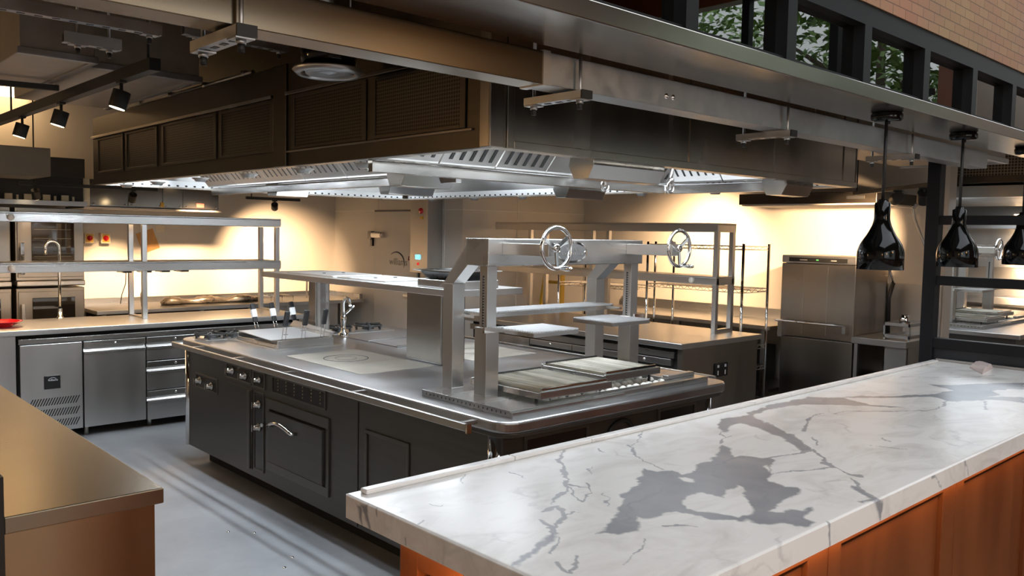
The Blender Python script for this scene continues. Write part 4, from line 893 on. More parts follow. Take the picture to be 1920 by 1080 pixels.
# ================================================================== track lights
def track(name, a, b, label, hang=None, w=0.034, h=0.032, group=None):
    a, b = Vector(a), Vector(b); t = thing(name, label, 'light track', tuple((a + b) / 2), group)
    MB().bar(a, b, w, h).build('rail', M['black'], t, bevel=0.002)
    for f in (hang or []):
        p = a.lerp(b, f); MB().cyl(p + Vector((0, 0, h / 2)), (p.x, p.y, 3.399), 0.006, 8).build('hanging_rod', M['black'], t)
    return t
def spot(x, y, ztrack, aim, label, power, r=0.042, L=0.10, ang=50, warm=WARM, drop=0.075):
    t = thing('track_spotlight', label, 'spotlight', (x, y, ztrack), 'black track spotlights')
    MB().cyl((x, y, ztrack - drop), (x, y, ztrack + 0.002), 0.008, 10).box(x - 0.016, x + 0.016, y - 0.03, y + 0.03, ztrack - 0.012, ztrack).build('stem', M['black'], t)
    top = Vector((x, y, ztrack - drop)); d = (Vector(aim) - top).normalized()
    u = Vector((0, 0, -1)) * 0.0
    c0 = top - d * 0.012; c1 = c0 + d * L
    hb = MB().cyl(c0, c1, r, 24).build('lamp_head', M['black'], t, bevel=0.002)
    MB().cyl(c1, c1 + d * 0.003, r * 0.86, 24).build('lens', M['spot_glow'], hb)
    if power: lamp('track_spotlight_beam', 'SPOT', tuple(c1 + d * 0.012), power, warm, aim, size=0.03, spot=ang, blend=0.9)
track('lighting_track', (1.385, 3.85, 2.42), (1.36, 8.0, 2.42), 'long black lighting track in the upper left carrying three lit spotlights', (0.02, 0.62), 0.05, 0.055)
for y, lab in ((4.25, 'lit black spotlight on the upper left track nearest the camera'), (5.26, 'lit black spotlight in the middle of the upper left track'), (6.14, 'lit black spotlight on the upper left track farthest along, near the frame edge')):
    spot(1.37, y, 2.394, (1.02, y + 0.15, 1.0), lab, 16, r=0.04, L=0.085, ang=75, drop=0.06)
track('side_track', (1.345, 5.2, 2.462), (0.6, 5.35, 2.462), 'short pale edged rail crossing above the long lighting track', None, 0.03, 0.03)

# ================================================================== overhead services in the upper left
def duct(x0, x1, y0, y1, z0, z1, label, m='duct'):
    t = thing('air_duct', label, 'duct', ((x0 + x1) / 2, (y0 + y1) / 2, z0))
    MB().box(x0, x1, y0, y1, z0, z1).build('duct_body', M[m], t, bevel=0.004)
    f = MB().box(x0 - 0.012, x1 + 0.012, y0 - 0.02, y0 + 0.015, z0 - 0.012, z0 + 0.02).box(x1 - 0.02, x1 + 0.012, y0 + 0.015, y1, z0 - 0.012, z0 + 0.02)
    f.build('flange', M['galv'], t, bevel=0.002)
    MB().box(x0 + 0.1, x0 + 0.12, y0 + 0.05, y0 + 0.07, z1, 3.399).box(x1 - 0.12, x1 - 0.10, y0 + 0.05, y0 + 0.07, z1, 3.399).build('hanger_strap', M['galv'], t)
    return t
t = duct(0.985, 1.31, 4.44, 5.5, 2.50, 2.90, 'boxed duct with bolted lower flange at the left edge, above the lighting track')
duct(1.34, 1.90, 4.62, 6.2, 2.51, 2.9, 'dull grey boxed duct between the lighting track and the extraction hood')
duct(0.2, 1.0, 6.2, 7.6, 2.58, 2.9, 'pale rectangular duct farther back behind the crossing rail in the upper left')
duct(4.95, 6.6, 2.02, 2.75, 2.27, 2.6, 'grey rectangular duct beyond the end of the trunking, above the right hand track')
track('added_bounce_track', (-1.4, 1.8, 2.42), (-1.4, 6.5, 2.42), 'added lighting track over the left side aisle, outside the frame', (0.1, 0.9), 0.04, 0.04)  # unseen track, added to carry the wall washing lamps
for y in (2.6, 4.2, 5.8): spot(-1.4, y, 2.40, (-3.0, y + 0.2, 1.5), 'added spotlight washing the left wall for warm bounce, outside the frame', 45, ang=90)  # unseen lamps, added for warm bounce off the left wall
def ustrut(x0, x1, y, z, label):
    t = thing('strut_channel', label, 'strut channel', ((x0 + x1) / 2, y, z))
    so = MB().box(x0, x1, y - 0.02, y + 0.02, z, z + 0.003).box(x0, x1, y - 0.02, y - 0.017, z + 0.003, z + 0.04).box(x0, x1, y + 0.017, y + 0.02, z + 0.003, z + 0.04).build('channel', M['galv'], t)
    x = x0 + 0.06
    while x < x1 - 0.05: MB().box(x, x + 0.025, y - 0.006, y + 0.006, z - 0.001, z).build('channel_slot', M['black'], so); x += 0.055
    for x in (x0 + 0.05, x1 - 0.04):
        r = MB().cyl((x, y, z - 0.03), (x, y, 3.399), 0.005, 8).build('threaded_rod', M['galv'], t)
        MB().box(x - 0.03, x + 0.03, y - 0.021, y + 0.021, z - 0.004, z - 0.001).cyl((x, y, z - 0.014), (x, y, z - 0.004), 0.012, 6).build('washer_nut', M['galv'], r)
        MB().cyl((x, y, z - 0.034), (x, y, z - 0.014), 0.008, 10).build('rod_cap', M['black'], r)
ustrut(0.55, 1.20, 3.28, 2.42, 'slotted steel channel with bolt plates across the top left, in front of the ducts')
ustrut(0.90, 1.10, 3.42, 2.37, 'short slotted channel bolted just below the longer one at top left')
ustrut(1.42, 1.9, 3.62, 2.52, 'short slotted channel high up left of the round ceiling diffuser')
pt = MB().tube([(1.965, 4.1, 2.50), (1.965, 5.0, 2.50), (1.96, 5.9, 2.50)], 0.012, 8)
for y in (4.2, 4.7, 5.2, 5.7): pt.cyl((1.965, y, 2.482), (1.965, y, 2.518), 0.02, 8)
pt.solo('conduit_pipe', M['galv'], 'thin galvanised conduit with clips along the top of the hood side', 'pipe')
for x, y in ((1.977, 4.442), (2.081, 4.334), (2.071, 3.878), (1.976, 3.784)):
    t = thing('floor_fixing', 'tiny steel fixing set flush in the grey floor left of the range', 'fixing', (x, y, 0), 'floor fixings')
    MB().lathe([(0, 0.003), (0.007, 0.003), (0.010, 0.0005), (0.010, 0)], (x, y, 0), 12).build('cap', M['chrome'], t)
    MB().box(x - 0.004, x + 0.004, y - 0.001, y + 0.001, 0.003, 0.0035).build('slot', M['black'], t)
# round diffuser
df = thing('ceiling_diffuser', 'round black drum air diffuser with pale rim hanging beside the hood top', 'diffuser', (1.70, 2.90, 2.29))
MB().cyl((1.70, 2.90, 2.315), (1.70, 2.90, 2.43), 0.105, 40).build('drum', M['black_gloss'], df)
MB().lathe([(0.135, 0.025), (0.138, 0.018), (0.118, 0.0), (0.105, 0.004), (0.10, 0.015)], (1.70, 2.90, 2.295), 48).build('rim', M['steel_soft'], df)
MB().lathe([(0.092, 0.012), (0.088, 0.004), (0.05, 0.006), (0.035, 0.012), (0.028, 0.004), (0, 0.0)], (1.70, 2.90, 2.298), 40).build('cone', M['galv'], df)
MB().cyl((1.68, 2.90, 2.43), (1.68, 2.90, 3.399), 0.035, 20).build('flexible_duct', M['galv'], df)
MB().cyl((1.77, 2.86, 2.43), (1.77, 2.86, 3.399), 0.004, 6).build('suspension_wire', M['galv'], df)

# ================================================================== refrigerated pass counter, back left
YC = 7.2
ct = thing('counter_worktop', 'long stainless worktop over the refrigerated drawers at the back left', 'worktop', (2.5, 7.5, 0.857))
MB().box(0.6, 3.95, 7.14, 7.93, 0.857, 0.90).build('top', M['steel_top'], ct, bevel=0.006, seg=3)
rf = thing('refrigerated_counter', 'steel undercounter refrigerator with slotted compressor grille, doors and drawers at back left', 'refrigerator', (2.7, 7.5, 0))
MB().box(1.55, 3.93, 7.235, 7.90, 0.09, 0.845).build('body', M['black_gap'], rf)
MB().box(1.40, 1.525, 7.16, 7.90, 0, 0.856).build('end_panel', M['steel_z'], rf, bevel=0.002)
MB().box(1.55, 3.93, 7.195, 7.234, 0.782, 0.822).build('top_rail', M['steel_x'], rf, bevel=0.003)
for x in (1.6, 2.05, 2.55, 3.0, 3.5, 3.88):
    MB().cyl((x, 7.3, 0), (x, 7.3, 0.09), 0.018, 12).build('foot', M['steel_soft'], rf)
gp = MB().box(1.56, 2.0, 7.20, 7.235, 0.08, 0.775).build('grille_panel', M['steel_z'], rf, bevel=0.003)
for row in range(3):
    sl = MB()
    for i in range(18):
        x = 1.612 + 0.0195 * i; z = 0.115 + 0.088 * row
        sl.hexa([(x, 7.1992, z), (x + 0.008, 7.1992, z), (x + 0.008, 7.2005, z), (x, 7.2005, z)], [(x + 0.028, 7.1992, z + 0.058), (x + 0.036, 7.1992, z + 0.058), (x + 0.036, 7.2005, z + 0.058), (x + 0.028, 7.2005, z + 0.058)])
    sl.build('vent_slots', M['black_gap'], gp)
bd = MB().box(1.722, 1.838, 7.195, 7.20, 0.42, 0.525).build('badge', M['dial'], gp, bevel=0.002)
arc = MB(); arc.tube([(1.752 + 0.06 * (1 - math.cos(t * PI / 12)) * 0.5, 7.1945, 0.49 + 0.018 * math.sin(t * PI / 12)) for t in range(0, 11)], 0.0016, 5); arc.build('badge_swoosh', M['ink_light'], bd)
text_mesh('badge_lettering', 'williams', 0.022, (1.785, 7.1945, 0.490), FACE_NY, M['ink_light'], bd)
def pull(x0, x1, z0, z1, name):
    d = MB().box(x0, x1, 7.20, 7.235, z0, z1 - 0.085).build(name, M['steel_z'], rf, bevel=0.002)
    MB().box(x0, x1, 7.20, 7.235, z1 - 0.050, z1).build('lock_strip', M['steel_x'], d, bevel=0.002)
    MB().hexa([(x0, 7.205, z1 - 0.085), (x1, 7.205, z1 - 0.085), (x1, 7.235, z1 - 0.085), (x0, 7.235, z1 - 0.085)], [(x0, 7.226, z1 - 0.052), (x1, 7.226, z1 - 0.052), (x1, 7.236, z1 - 0.052), (x0, 7.236, z1 - 0.052)]).build('finger_pull', M['steel_x'], d)
    MB().box(x0, x1, 7.185, 7.202, z1 - 0.10, z1 - 0.078).build('pull_lip', M['steel_x'], d, bevel=0.004)
    MB().lathe([(0, -0.006), (0.010, -0.006), (0.012, 0)], ((x0 + x1) / 2, 7.20, z1 - 0.026), 16, 'y').build('lock', M['chrome'], d)
pull(2.012, 2.49, 0.08, 0.775, 'door')
for x0, x1 in ((2.502, 2.98), (2.99, 3.45), (3.46, 3.92)):
    for z0, z1 in ((0.577, 0.775), (0.325, 0.568), (0.072, 0.316)):
        pull(x0, x1, z0, z1, 'drawer')

# gantry standing on the worktop
gt = thing('pass_gantry', 'two tier steel heated gantry shelf on twin posts over the back left worktop', 'shelf', (2.5, 7.7, 0.90))
for x in (1.1, 2.60, 3.85):
    for y in (7.53, 7.87):
        MB().box(x - 0.02, x + 0.02, y - 0.02, y + 0.02, 0.90, 1.72).build('post', M['steel_z'], gt, bevel=0.002)
    MB().box(x - 0.02, x + 0.02, 7.55, 7.85, 0.90, 0.915).build('post_foot', M['steel_y'], gt)
for z0, z1 in ((1.722, 1.80), (1.318, 1.398)):
    s = MB().box(0.6, 3.88, 7.50, 7.90, z1 - 0.012, z1).box(0.6, 3.88, 7.50, 7.512, z0, z1 - 0.012).box(0.6, 3.88, 7.888, 7.90, z0, z1 - 0.012).box(3.868, 3.88, 7.512, 7.888, z0, z1 - 0.012).build('shelf', M['steel_x'], gt, bevel=0.003)
    MB().lathe([(0, -0.022), (0.022, -0.020), (0.026, -0.012), (0.026, 0)], (1.58, 7.50, (z0 + z1) / 2 - 0.004), 20, 'y').build('control_knob', plain('pale_knob', (0.75, 0.68, 0.58), 0.3) if 'pk' not in M else M['pk'], s)
    MB().box(0.8, 3.7, 7.66, 7.72, z0 + 0.015, z0 + 0.03).build('heat_strip', M['strip_glow'], s)
for x in (2.45, 2.62, 2.78, 2.95): MB().box(x, x + 0.07, 7.60, 7.78, 1.298, 1.318).build('lamp_bracket', M['black'], gt)
MB().tube([(2.50, 7.69, 1.30), (2.50, 7.70, 1.2), (2.47, 7.71, 1.1), (2.46, 7.72, 1.02)], 0.004, 6).build('power_cord', M['black'], gt)
MB().tube([(2.66, 7.69, 1.30), (2.66, 7.70, 1.2), (2.63, 7.71, 1.1), (2.64, 7.72, 0.99)], 0.004, 6).build('power_cord', M['black'], gt)
lamp('gantry_heat_strip_light', 'AREA', (2.3, 7.69, 1.31), 26, WARM, (2.3, 7.85, 0), 2.9, 0.06)
# red bowl
rb = MB().lathe([(0, 0), (0.07, 0), (0.075, 0.006), (0.12, 0.03), (0.145, 0.042), (0.147, 0.046), (0.142, 0.046), (0.115, 0.034), (0.07, 0.010), (0, 0.008)], (1.50, 7.48, 0.90), 40)
rb.solo('red_bowl', M['red'], 'glossy red plastic bowl on the left end of the back worktop', 'bowl', (1.50, 7.48, 0.90))
MB().tube([(1.26, 7.55, 0.90), (1.26, 7.55, 0.93)], 0.05, 16).solo('red_tub', M['red'], 'small red tub half hidden beyond the red bowl at the left edge', 'tub')

# ================================================================== back wall: ovens, bench, cabinet
def oven(x0, x1, z0, z1, label, lower=False):
    t = thing('combi_oven', label, 'oven', ((x0 + x1) / 2, 9.15, z0), 'combi ovens')
    MB().box(x0, x1, 8.86, 9.5, z0, z1).build('body', M['shade_brown_steel'], t, bevel=0.004)
    cw = 0.13
    d = MB().box(x0 + cw - 0.115, x1 - 0.008, 8.845, 8.862, z0 + 0.03, z1 - 0.03).build('door', M['shade_brown_steel'], t, bevel=0.004)
    MB().box(x0 + cw, x1 - 0.09, 8.838, 8.846, z0 + 0.075, z1 - 0.09).build('door_glass', M['glass_dark'], d, bevel=0.008)
    rk = MB()
    for k in range(5): rk.box(x0 + cw + 0.02, x1 - 0.12, 8.8365, 8.8385, z0 + 0.14 + 0.085 * k, z0 + 0.145 + 0.085 * k)
    if not lower: rk.build('shelf_runners', M['enamel_trim'], d)
    MB().box(x0 + 0.028, x0 + 0.062, 8.79, 8.806, z0 + 0.06, z0 + 0.36).box(x0 + 0.033, x0 + 0.057, 8.806, 8.846, z0 + 0.075, z0 + 0.10).box(x0 + 0.033, x0 + 0.057, 8.806, 8.846, z0 + 0.31, z0 + 0.335).build('door_handle', M['chrome'] if not lower else M['steel_soft'], d, bevel=0.006)
    MB().box(x0, x1, 8.82, 8.90, z0 - 0.055, z0 - 0.005).box(x0, x1, 8.90, 9.45, z0 - 0.05, z0 - 0.002).build('drip_tray', M['steel_soft'], t, bevel=0.01)
    return t
oven(1.90, 2.49, 1.175, 1.86, 'steel combi oven with tall dark window, upper oven of the stack nearer the red switches')
oven(1.90, 2.49, 0.60, 1.10, 'steel combi oven low in the stack nearer the red switches, mostly behind the worktop', True)
oven(1.26, 1.86, 1.175, 1.86, 'steel combi oven cut by the left frame edge, upper oven of its stack')
oven(1.26, 1.86, 0.60, 1.10, 'steel combi oven cut by the left frame edge, lower oven of its stack', True)
MB().box(1.26, 2.49, 8.90, 9.5, 0, 0.54).solo('oven_stand', M['steel_soft'], 'low steel stand under the stacked combi ovens', 'stand')
ft = thing('arched_tap', 'tall chrome gooseneck tap seen in front of the oven window', 'tap', (2.10, 8.2, 0.86))
MB().tube([(2.10, 8.2, 0.86), (2.10, 8.2, 1.50)] + [(2.10 - 0.055 + 0.055 * math.cos(t), 8.2, 1.50 + 0.06 * math.sin(t)) for t in [PI * i / 8 for i in range(1, 9)]] + [(1.99, 8.2, 1.44)], 0.013, 10).build('spout', M['chrome'], ft)
MB().lathe([(0.03, 0), (0.03, 0.02), (0.018, 0.03), (0.018, 0.10)], (2.10, 8.2, 0.86), 16).build('base', M['chrome'], ft)
MB().box(1.7, 2.4, 8.05, 8.35, 0.0, 0.86).solo('tap_pedestal', M['steel_soft'], 'narrow steel pedestal behind the back left worktop carrying the gooseneck tap', 'pedestal')
# hood with baffle filters above the ovens
oh = thing('oven_hood', 'dark canopy with a row of baffle filters over the stacked ovens', 'extraction hood', (1.9, 9.1, 1.9))
MB().box(0.8, 2.485, 8.78, 9.5, 2.16, 2.34).box(0.8, 2.485, 9.35, 9.5, 1.90, 2.16).build('canopy', M['hood_outer'], oh)
MB().box(0.8, 2.485, 8.72, 8.79, 1.885, 1.93).build('front_rail', M['steel_soft'], oh, bevel=0.002)
for i in range(9):
    x = 1.02 + 0.158 * i
    MB().box(x, x + 0.062, 8.80, 8.82, 1.93, 1.985).build('filter_tab', M['card'] if False else M['paper'], oh)
    MB().box(x + 0.095, x + 0.112, 8.80, 8.82, 1.93, 1.975).build('filter_clip', M['paper'], oh)
MB().box(0.8, 2.485, 8.84, 8.86, 1.93, 2.16).build('baffle_filter', M['iron'], oh)
# wall cabinet with dark glossy doors
wcb = thing('wall_cabinet', 'long wall cabinet with four dark glossy doors and a bright curved end', 'cabinet', (3.2, 9.2, 1.885))
MB().box(2.56, 3.87, 8.92, 9.5, 1.90, 2.16).build('carcass', M['steel_soft'], wcb)
for x0, x1 in ((2.565, 2.92), (2.925, 3.265), (3.27, 3.475), (3.48, 3.865)):
    d = MB().box(x0, x1, 8.90, 8.92, 1.905, 2.16).build('door', plain('smoked_mirror_door', (0.30, 0.27, 0.23), 0.2, 0.9) if 'smoke' not in M else M['smoke'], wcb, bevel=0.002)
    for x in (x0 + 0.03, x1 - 0.03): MB().lathe([(0, -0.012), (0.008, -0.010), (0.009, 0)], (x, 8.90, 1.918), 12, 'y').build('door_stud', M['chrome'], d)
MB().prism([(8.90, 2.16), (8.89, 2.10), (8.88, 1.95), (8.895, 1.89), (9.4, 1.89), (9.4, 2.16)], 'x', 2.50, 2.56).build('curved_end', plain('lit_cream_end', (0.8, 0.7, 0.5), 0.3), wcb, bevel=0.004)  # lit look of the curved end is put into its cream colour
MB().box(2.5, 3.9, 8.88, 9.5, 1.872, 1.889).build('light_shelf', M['white_paint'], wcb)
MB().box(3.245, 3.275, 8.885, 8.90, 1.905, 1.955).build('yellow_tag', M['yellow'], wcb)
MB().box(3.62, 3.70, 8.892, 8.90, 1.915, 1.96).build('red_sticker', plain('coral_sticker', (0.6, 0.12, 0.09), 0.5), wcb)
# isolator switches
for x, lab in ((2.72, 'left one of the two red rotary isolator switches on the back wall'), (2.88, 'right one of the two red rotary isolator switches on the back wall')):
    t = thing('isolator_switch', lab, 'switch', (x, 9.52, 1.52), 'red isolator switches')
    bx = MB().box(x - 0.048, x + 0.048, 9.475, 9.548, 1.515, 1.625).build('backbox', M['paper'], t, bevel=0.006)
    MB().box(x - 0.036, x + 0.036, 9.470, 9.475, 1.530, 1.612).build('yellow_plate', M['yellow'], bx)
    MB().lathe([(0, -0.02), (0.024, -0.018), (0.028, -0.004), (0.028, 0)], (x, 9.470, 1.572), 20, 'y').box(x - 0.007, x + 0.007, 9.438, 9.452, 1.548, 1.596).build('rotary_handle', M['red'], t)
cd = MB(); cx, cz = 3.34, 1.545; a = math.radians(-20)
pts = [(cx + px * math.cos(a) - pz * math.sin(a), cz - (px * math.sin(a) + pz * math.cos(a)) * -1) for px, pz in ((-0.09, -0.10), (0.09, -0.10), (0.09, 0.10), (-0.09, 0.10))]
cd.prism([(cx + px * math.cos(a) + pz * math.sin(a), cz - px * math.sin(a) + pz * math.cos(a)) for px, pz in ((-0.095, -0.115), (0.095, -0.115), (0.095, 0.115), (-0.095, 0.115))], 'y', 9.544, 9.549)
cd.solo('card_tag', M['card'], 'tilted brown card hanging on the back wall behind the gantry post', 'card')
MB().box(3.43, 3.52, 9.545, 9.549, 1.64, 1.72).solo('paper_note', M['paper'], 'small cream paper square on the back wall beside the brown card', 'note')
# bench along the back wall
bw = thing('prep_bench', 'stainless bench against the back wall left of the cold room door', 'bench', (4.1, 9.1, 0))
MB().box(2.56, 5.62, 8.72, 9.54, 0.83, 0.87).build('top', M['steel_top'], bw, bevel=0.004)
MB().box(5.56, 5.60, 8.74, 9.50, 0.87, 0.93).box(2.56, 5.56, 9.50, 9.54, 0.87, 0.93).build('upstand', M['steel_x'], bw)
for x in (2.62, 3.6, 4.6, 5.3): MB().box(x, x + 0.035, 8.75, 8.785, 0, 0.83).build('leg', M['steel_soft'], bw)
MB().box(2.60, 5.2, 9.2, 9.22, 0.1, 0.83).build('back_panel', M['black'], bw)
MB().box(4.15, 5.28, 8.78, 8.80, 0.1, 0.83).build('front_panel', M['steel_soft'], bw)
foil = MB(); rnd = random.Random(2)
rings = []
for i in range(26):
    x = 3.30 + 0.045 * i; r0 = 0.036 + 0.010 * math.sin(i * 0.7) + rnd.uniform(-.005, .005); r0 *= 0.4 if i in (0, 25) else 1
    rings.append([(x + rnd.uniform(-.012, .012), 9.06 + 1.9 * r0 * math.cos(k * PI / 8) + rnd.uniform(-.006, .006), max(0.872, 0.872 + r0 * 0.85 + r0 * math.sin(k * PI / 8) + rnd.uniform(-.005, .005))) for k in range(16)])
vs = [p for r_ in rings for p in r_]; fs = [(i * 16 + k, i * 16 + (k + 1) % 16, (i + 1) * 16 + (k + 1) % 16, (i + 1) * 16 + k) for i in range(25) for k in range(16)]
foil._add(vs, fs + [tuple(range(16)), tuple(range(400, 416))], True)
foil.solo('foil_wrapping', noisy('crumpled_film', (0.24, 0.20, 0.16), (0.36, 0.31, 0.25), (10, 10, 10), 3, (0.2, 0.4), 0.7, 0.2), 'long crumpled heap of shiny wrapping on the back wall bench', 'wrapping')
gr = thing('small_rack', 'low wire cooling rack on the right end of the back wall bench', 'rack', (4.62, 9.1, 0.87))
g = MB()
for i in range(6): g.tube([(4.50, 8.95 + 0.05 * i, 0.925), (4.78, 8.95 + 0.05 * i, 0.925)], 0.005, 6)
for x in (4.50, 4.64, 4.78): g.tube([(x, 8.94, 0.871), (x, 8.94, 0.925), (x, 9.21, 0.925), (x, 9.21, 0.871)], 0.005, 6)
g.build('wires', M['chrome'], gr)
tb = thing('bench_tap', 'small chrome tap with black handle on the bench near the cold room', 'tap', (5.1, 9.2, 0.87))
MB().tube([(5.1, 9.2, 0.871), (5.1, 9.2, 1.08), (5.1, 9.12, 1.11), (5.1, 9.02, 1.08)], 0.012, 8).build('spout', M['chrome'], tb)
MB().tube([(5.12, 9.18, 0.91), (5.24, 9.14, 0.97)], 0.018, 8).build('handle', M['grip'], tb)
MB().box(1.2, 2.2, 9.1, 9.5, 2.95, 3.02).solo('strip_light', M['strip_glow'], 'glowing strip light high on the back wall behind the spotlights', 'strip light')
MB().box(0.2, 1.92, 7.7, 8.4, 2.10, 2.33).solo('boxed_beam', noisy('brown_grey_casing', (0.22, 0.18, 0.135), (0.26, 0.215, 0.16), (3, 3, 3), 2, (0.4, 0.5)), 'boxed dark beam above the oven hood, ending at the extraction hood', 'beam', bevel=0.003)
# small tracks near the back wall
track('short_track', (1.85, 8.45, 2.065), (3.05, 8.45, 2.065), 'thin black lighting track in front of the wall cabinet', (0.1,), 0.03, 0.03)
spot(2.82, 8.45, 2.05, (2.95, 9.55, 0.92), 'black spotlight hanging in front of the wall cabinet doors', 330, r=0.036, L=0.085, ang=52, drop=0.05)
track('short_track', (3.967, 8.45, 2.027), (4.595, 8.45, 2.027), 'thin black lighting track near the cold room corner', (0.1,), 0.03, 0.03)
spot(4.295, 8.45, 2.012, (4.85, 9.55, 1.2), 'black spotlight shining on the back wall near the corner', 380, r=0.036, L=0.08, ang=80, drop=0.05)

spot(1.98, 8.45, 2.05, (2.3, 9.2, 0.9), 'black spotlight at the left end of the track before the oven hood', 40, r=0.036, L=0.085, ang=80, drop=0.05)
track('added_hidden_track', (3.3, 8.30, 2.30), (3.85, 8.30, 2.30), 'added thin black lighting track behind the far edge of the extraction hood', (0.5,), 0.03, 0.03)  # unseen track, added to hold the bench wall lamp
spot(3.55, 8.30, 2.285, (3.75, 9.55, 0.95), 'added black spotlight hidden behind the hood, brightening the bench wall', 480, r=0.036, L=0.085, ang=54, drop=0.05)  # unseen lamp, added to brighten the bench wall
# cold room door
dr = thing('cold_room_door', 'cream insulated cold room door with round edged logo and latch', 'door', (5.68, 8.1, 0.05))
MB().box(5.672, 5.695, 7.72, 8.60, 0.05, 1.935).build('door_leaf', M['cold_panel'], dr, bevel=0.004)
MB().box(5.69, 5.6955, 7.70, 8.62, 0.02, 1.955).build('door_gasket', M['ink'], dr)
h = MB().box(5.62, 5.672, 8.38, 8.61, 1.62, 1.69).build('door_latch', M['chrome'], dr, bevel=0.02, seg=3)
MB().box(5.63, 5.69, 8.60, 8.68, 1.60, 1.70).box(5.65, 5.69, 8.61, 8.66, 1.52, 1.60).build('latch_keep', M['grip'], h, bevel=0.006)
MB().box(5.65, 5.69, 7.66, 7.80, 1.83, 1.86).box(5.62, 5.69, 7.78, 7.92, 0.95, 0.98).build('hinge', M['chrome'], dr, bevel=0.004)
lg = text_mesh('door_lettering', 'williams', 0.115, (5.6715, 8.09, 1.345), FACE_NX, M['ink'], dr)
ar = MB(); ar.tube([(5.671, 8.13 + 0.165 * math.cos(t) , 1.33 + 0.13 * math.sin(t)) for t in [math.radians(q) for q in range(50, 201, 10)]], [0.002 + 0.008 * math.sin(PI * i / 15) for i in range(16)], 6); ar.build('logo_swoosh', M['ink'], dr)
MB().lathe([(0, -0.003), (0.012, -0.003), (0.012, 0)], (5.672, 7.88, 1.38), 12, 'x').tube([(5.67, 7.885, 1.39), (5.67, 7.875, 1.42)], 0.005, 6).build('logo_dot', plain('logo_red', (0.25, 0.02, 0.02), 0.5), dr)
cb = thing('control_box', 'tall steel control box with blue display on the wall right of the cold room door', 'control box', (5.6, 7.45, 1.25))
MB().box(5.50, 5.695, 7.30, 7.62, 1.25, 2.06).build('enclosure', M['steel_z'], cb, bevel=0.004)
MB().box(5.492, 5.50, 7.43, 7.51, 1.40, 1.45).build('display', M['led_blue'], cb)
MB().lathe([(0, -0.012), (0.014, -0.01), (0.016, 0)], (5.50, 7.465, 1.35), 16, 'x').build('red_button', M['led_red'], cb)
MB().lathe([(0, -0.02), (0.03, -0.018), (0.034, 0)], (5.50, 7.42, 1.93), 20, 'x').build('isolator_knob', M['red'], cb)
MB().box(5.494, 5.50, 7.38, 7.43, 1.84, 1.87).build('yellow_label', M['yellow'], cb)
MB().cyl((5.6, 7.46, 2.06), (5.6, 7.46, 3.39), 0.02, 10).build('conduit', M['galv'], cb)
MB().box(5.60, 5.695, 7.625, 7.695, 1.93, 2.06).solo('junction_box', M['paper'], 'small cream junction box above the hinge of the cold room door', 'junction box', bevel=0.004)

# ================================================================== right hand counter with drawers and shelf
rt = thing('side_worktop', 'stainless worktop of the counter right of the range', 'worktop', (5.6, 4.9, 0.857))
MB().box(5.16, 6.28, 3.69, 6.25, 0.857, 0.90).build('top', M['steel_top'], rt, bevel=0.004)
rc = thing('drawer_counter', 'steel refrigerated drawer counter behind the right side of the range', 'refrigerator', (5.7, 4.9, 0))
MB().box(5.24, 6.25, 3.76, 6.2, 0.09, 0.845).build('body', M['black_gap'], rc)
ep = MB().box(5.20, 6.25, 3.71, 3.758, 0.0, 0.856).build('end_panel', M['shade_brown_steel'], rc, bevel=0.002)
MB().box(5.20, 5.238, 3.79, 6.2, 0.775, 0.825).build('top_rail', M['steel_y'], rc)
def rdraw(y0, y1, z0, z1):
    d = MB().box(5.205, 5.24, y0, y1, z0, z1 - 0.085).build('drawer', M['steel_z'], rc, bevel=0.002)
    MB().box(5.205, 5.24, y0, y1, z1 - 0.050, z1).build('lock_strip', M['steel_y'], d, bevel=0.002)
    MB().box(5.19, 5.207, y0, y1, z1 - 0.10, z1 - 0.078).build('pull_lip', M['steel_y'], d, bevel=0.004)
    MB().lathe([(0, -0.006), (0.011, -0.006), (0.013, 0)], (5.205, (y0 + y1) / 2, z1 - 0.026), 16, 'x').build('lock', M['chrome'], d)
for y0, y1 in ((3.82, 4.33), (4.34, 4.85), (4.86, 5.37)):
    for z0, z1 in ((0.56, 0.765), (0.325, 0.55), (0.10, 0.316)): rdraw(y0, y1, z0, z1)
MB().box(5.205, 5.24, 5.38, 6.0, 0.10, 0.765).build('blank_panel', M['steel_z'], rc, bevel=0.002)
sk = thing('double_socket', 'black double power socket on the end of the drawer counter', 'socket', (5.75, 3.7, 0.62))
s = MB().box(5.62, 5.80, 3.698, 3.709, 0.60, 0.71).build('faceplate', M['dial'], sk, bevel=0.003)
for x in (5.66, 5.76):
    MB().box(x - 0.006, x + 0.006, 3.696, 3.698, 0.615, 0.65).build('socket_pins', M['ink_light'], s); MB().box(x - 0.01, x + 0.01, 3.694, 3.698, 0.675, 0.695).build('rocker', M['ink_light'], s)
rg = thing('side_gantry', 'two tier steel shelf on posts over the drawer counter right of the range', 'shelf', (6.1, 5.3, 0.90))
for y in (3.97, 5.35, 6.65 - 0.45):
    for x in (5.995, 6.225): MB().box(x - 0.02, x + 0.02, y - 0.02, y + 0.02, 0.90, 1.75).build('post', M['steel_z'], rg, bevel=0.002)
    MB().box(6.015, 6.205, y - 0.02, y + 0.02, 0.90, 0.93).build('post_foot', M['steel_x'], rg)
